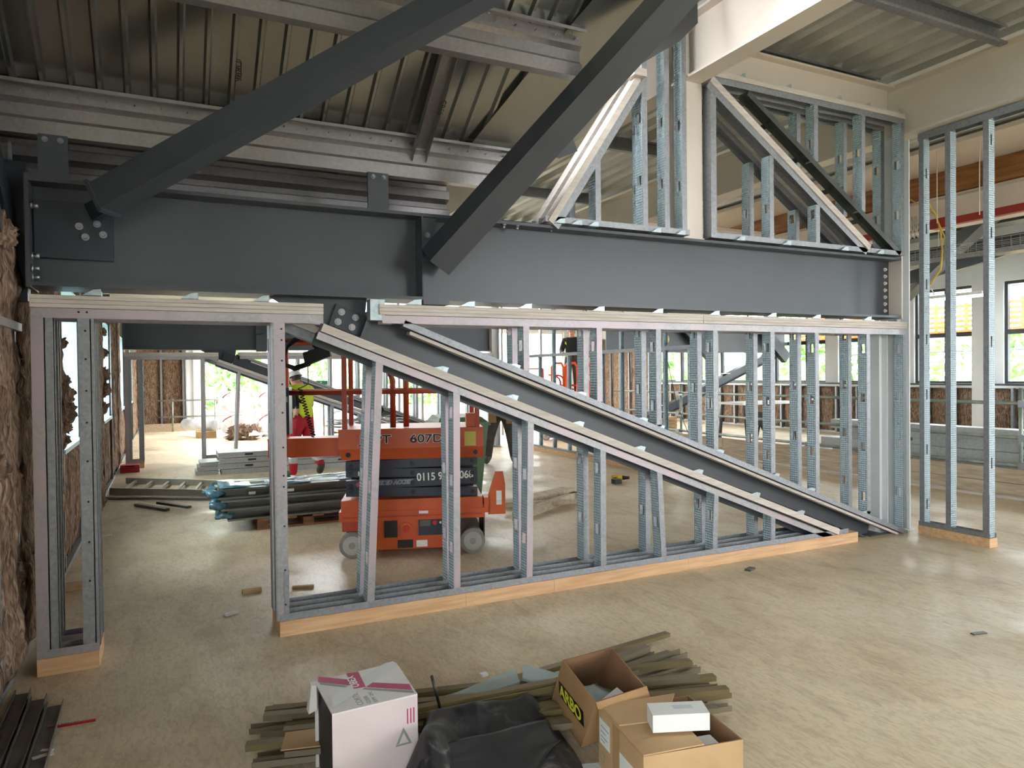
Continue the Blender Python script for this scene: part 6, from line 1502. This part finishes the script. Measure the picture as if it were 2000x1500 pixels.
# dusty patch on the membrane
# ---- black rod, clear wrapped pieces
t = T('black_rod', 'short black rod standing up beside the white carton', 'rod', (1.1, 3.0, .1)); MB().cyl(on(860, 1384, 'Y', 3.0), on(843, 1320, 'Y', 3.0), .007, n=10).build('rod', 'blackgloss', t)
for k, (pts, lab) in enumerate([([(1.2, 3.2, .09), (1.62, 3.32, .1), (1.57, 3.16, .1), (1.2, 3.12, .09)], 'clear plastic wedge behind the black membrane'), ([(1.66, 3.3, .12), (1.78, 3.1, .12), (1.62, 3.05, .12), (1.58, 3.15, .12)], 'smaller clear plastic wedge beside the ARBO carton')]):
    t = T('clear_wrapper', lab, 'wrapper', pts[0], 'clear plastic wedges'); plate(t, 'film', pts, 'clear', (0, 0, 1), .012)
# ---- bits on the floor
def bit(name, lab, cat, x, y, l, w, h, a, m, grp=None, z0=0):
    p = on(x, y, 'Z', 0); t = T(name, lab, cat, p, grp); d = Vector((cos(a), sin(a), 0))*l/2
    mb = MB().bar(p-d+Vector((0, 0, h/2+z0)), p+d+Vector((0, 0, h/2+z0)), w, h); mb.build('piece', m, t); return t
t = bit('nail_strip', 'red plastic strip of shiny fixings on the floor at lower left', 'strip', 140, 1416, .2, .012, .01, -0.05, 'redplastic')
p = on(140, 1416, 'Z', 0)
for k in range(10): MB().cyl(p+Vector((-.09+.013*k, .0047-.0007*k, .01)), p+Vector((-.09+.013*k, .0047-.0007*k, .016)), .0045, n=8).build('fixing', 'bolt', t)
for k, (x, y, l, w, h, a, m, lab) in enumerate([(492, 1157, .14, .04, .03, .1, 'wood2', 'small wood offcut on the floor inside the doorway'), (592, 1149, .16, .04, .02, -.3, 'wood2', 'pale wood offcut just past the door post'), (452, 1200, .09, .03, .015, .4, 'paper', 'white scrap on the floor of the doorway'),
        (624, 1168, .07, .025, .01, .8, 'paper', 'white shaving beside the door post'), (84, 1478, .08, .03, .006, .3, 'paper', 'curled white shaving at the bottom left'), (92, 1467, .05, .02, .006, -.4, 'paper', 'smaller white shaving at the bottom left'),
        (205, 1047, .14, .02, .01, .5, 'paper', 'white strip on the floor near the left wall'), (152, 1150, .16, .1, .05, .1, 'wood2', 'wood block on the floor behind the left jamb'), (1465, 1113, .1, .05, .015, .4, 'profile', 'dark flake on the floor in front of the partition'),
        (1912, 1238, .1, .03, .008, -.2, 'profile', 'dark shaving on the bright floor at the right'), (945, 1320, .04, .03, .015, .2, 'paper', 'tiny pale crumb on the floor behind the membrane'), (1415, 948, .2, .03, .02, 0, 'paper', 'thin white strip on the floor past the studs'),
        (475, 918, .3, .09, .03, .3, 'wood2', 'pale timber offcut by the staging boards'), (505, 920, .22, .09, .03, -.6, 'wood2', 'second timber offcut by the staging boards')]):
    bit('floor_scrap', lab, 'scrap', x, y, l, w, h, a, m, 'scraps on the floor')
for k in range(3):
    x = -0.70+k*0.085
    t = T('floor_channel', '%s dull channel lying along the foot of the left wall' % ['innermost', 'middle', 'outermost'][k], 'channel', (x, 3.8, 0), 'channels along the left wall')
    MB().sheet([(-.035, .03), (-.035, 0), (.035, 0), (.035, .03)], (x+.03, 2.6, 0.002), (x-.02+.03, 4.45-0.12*k, 0.002), .004).build('length', 'floorrail', t)
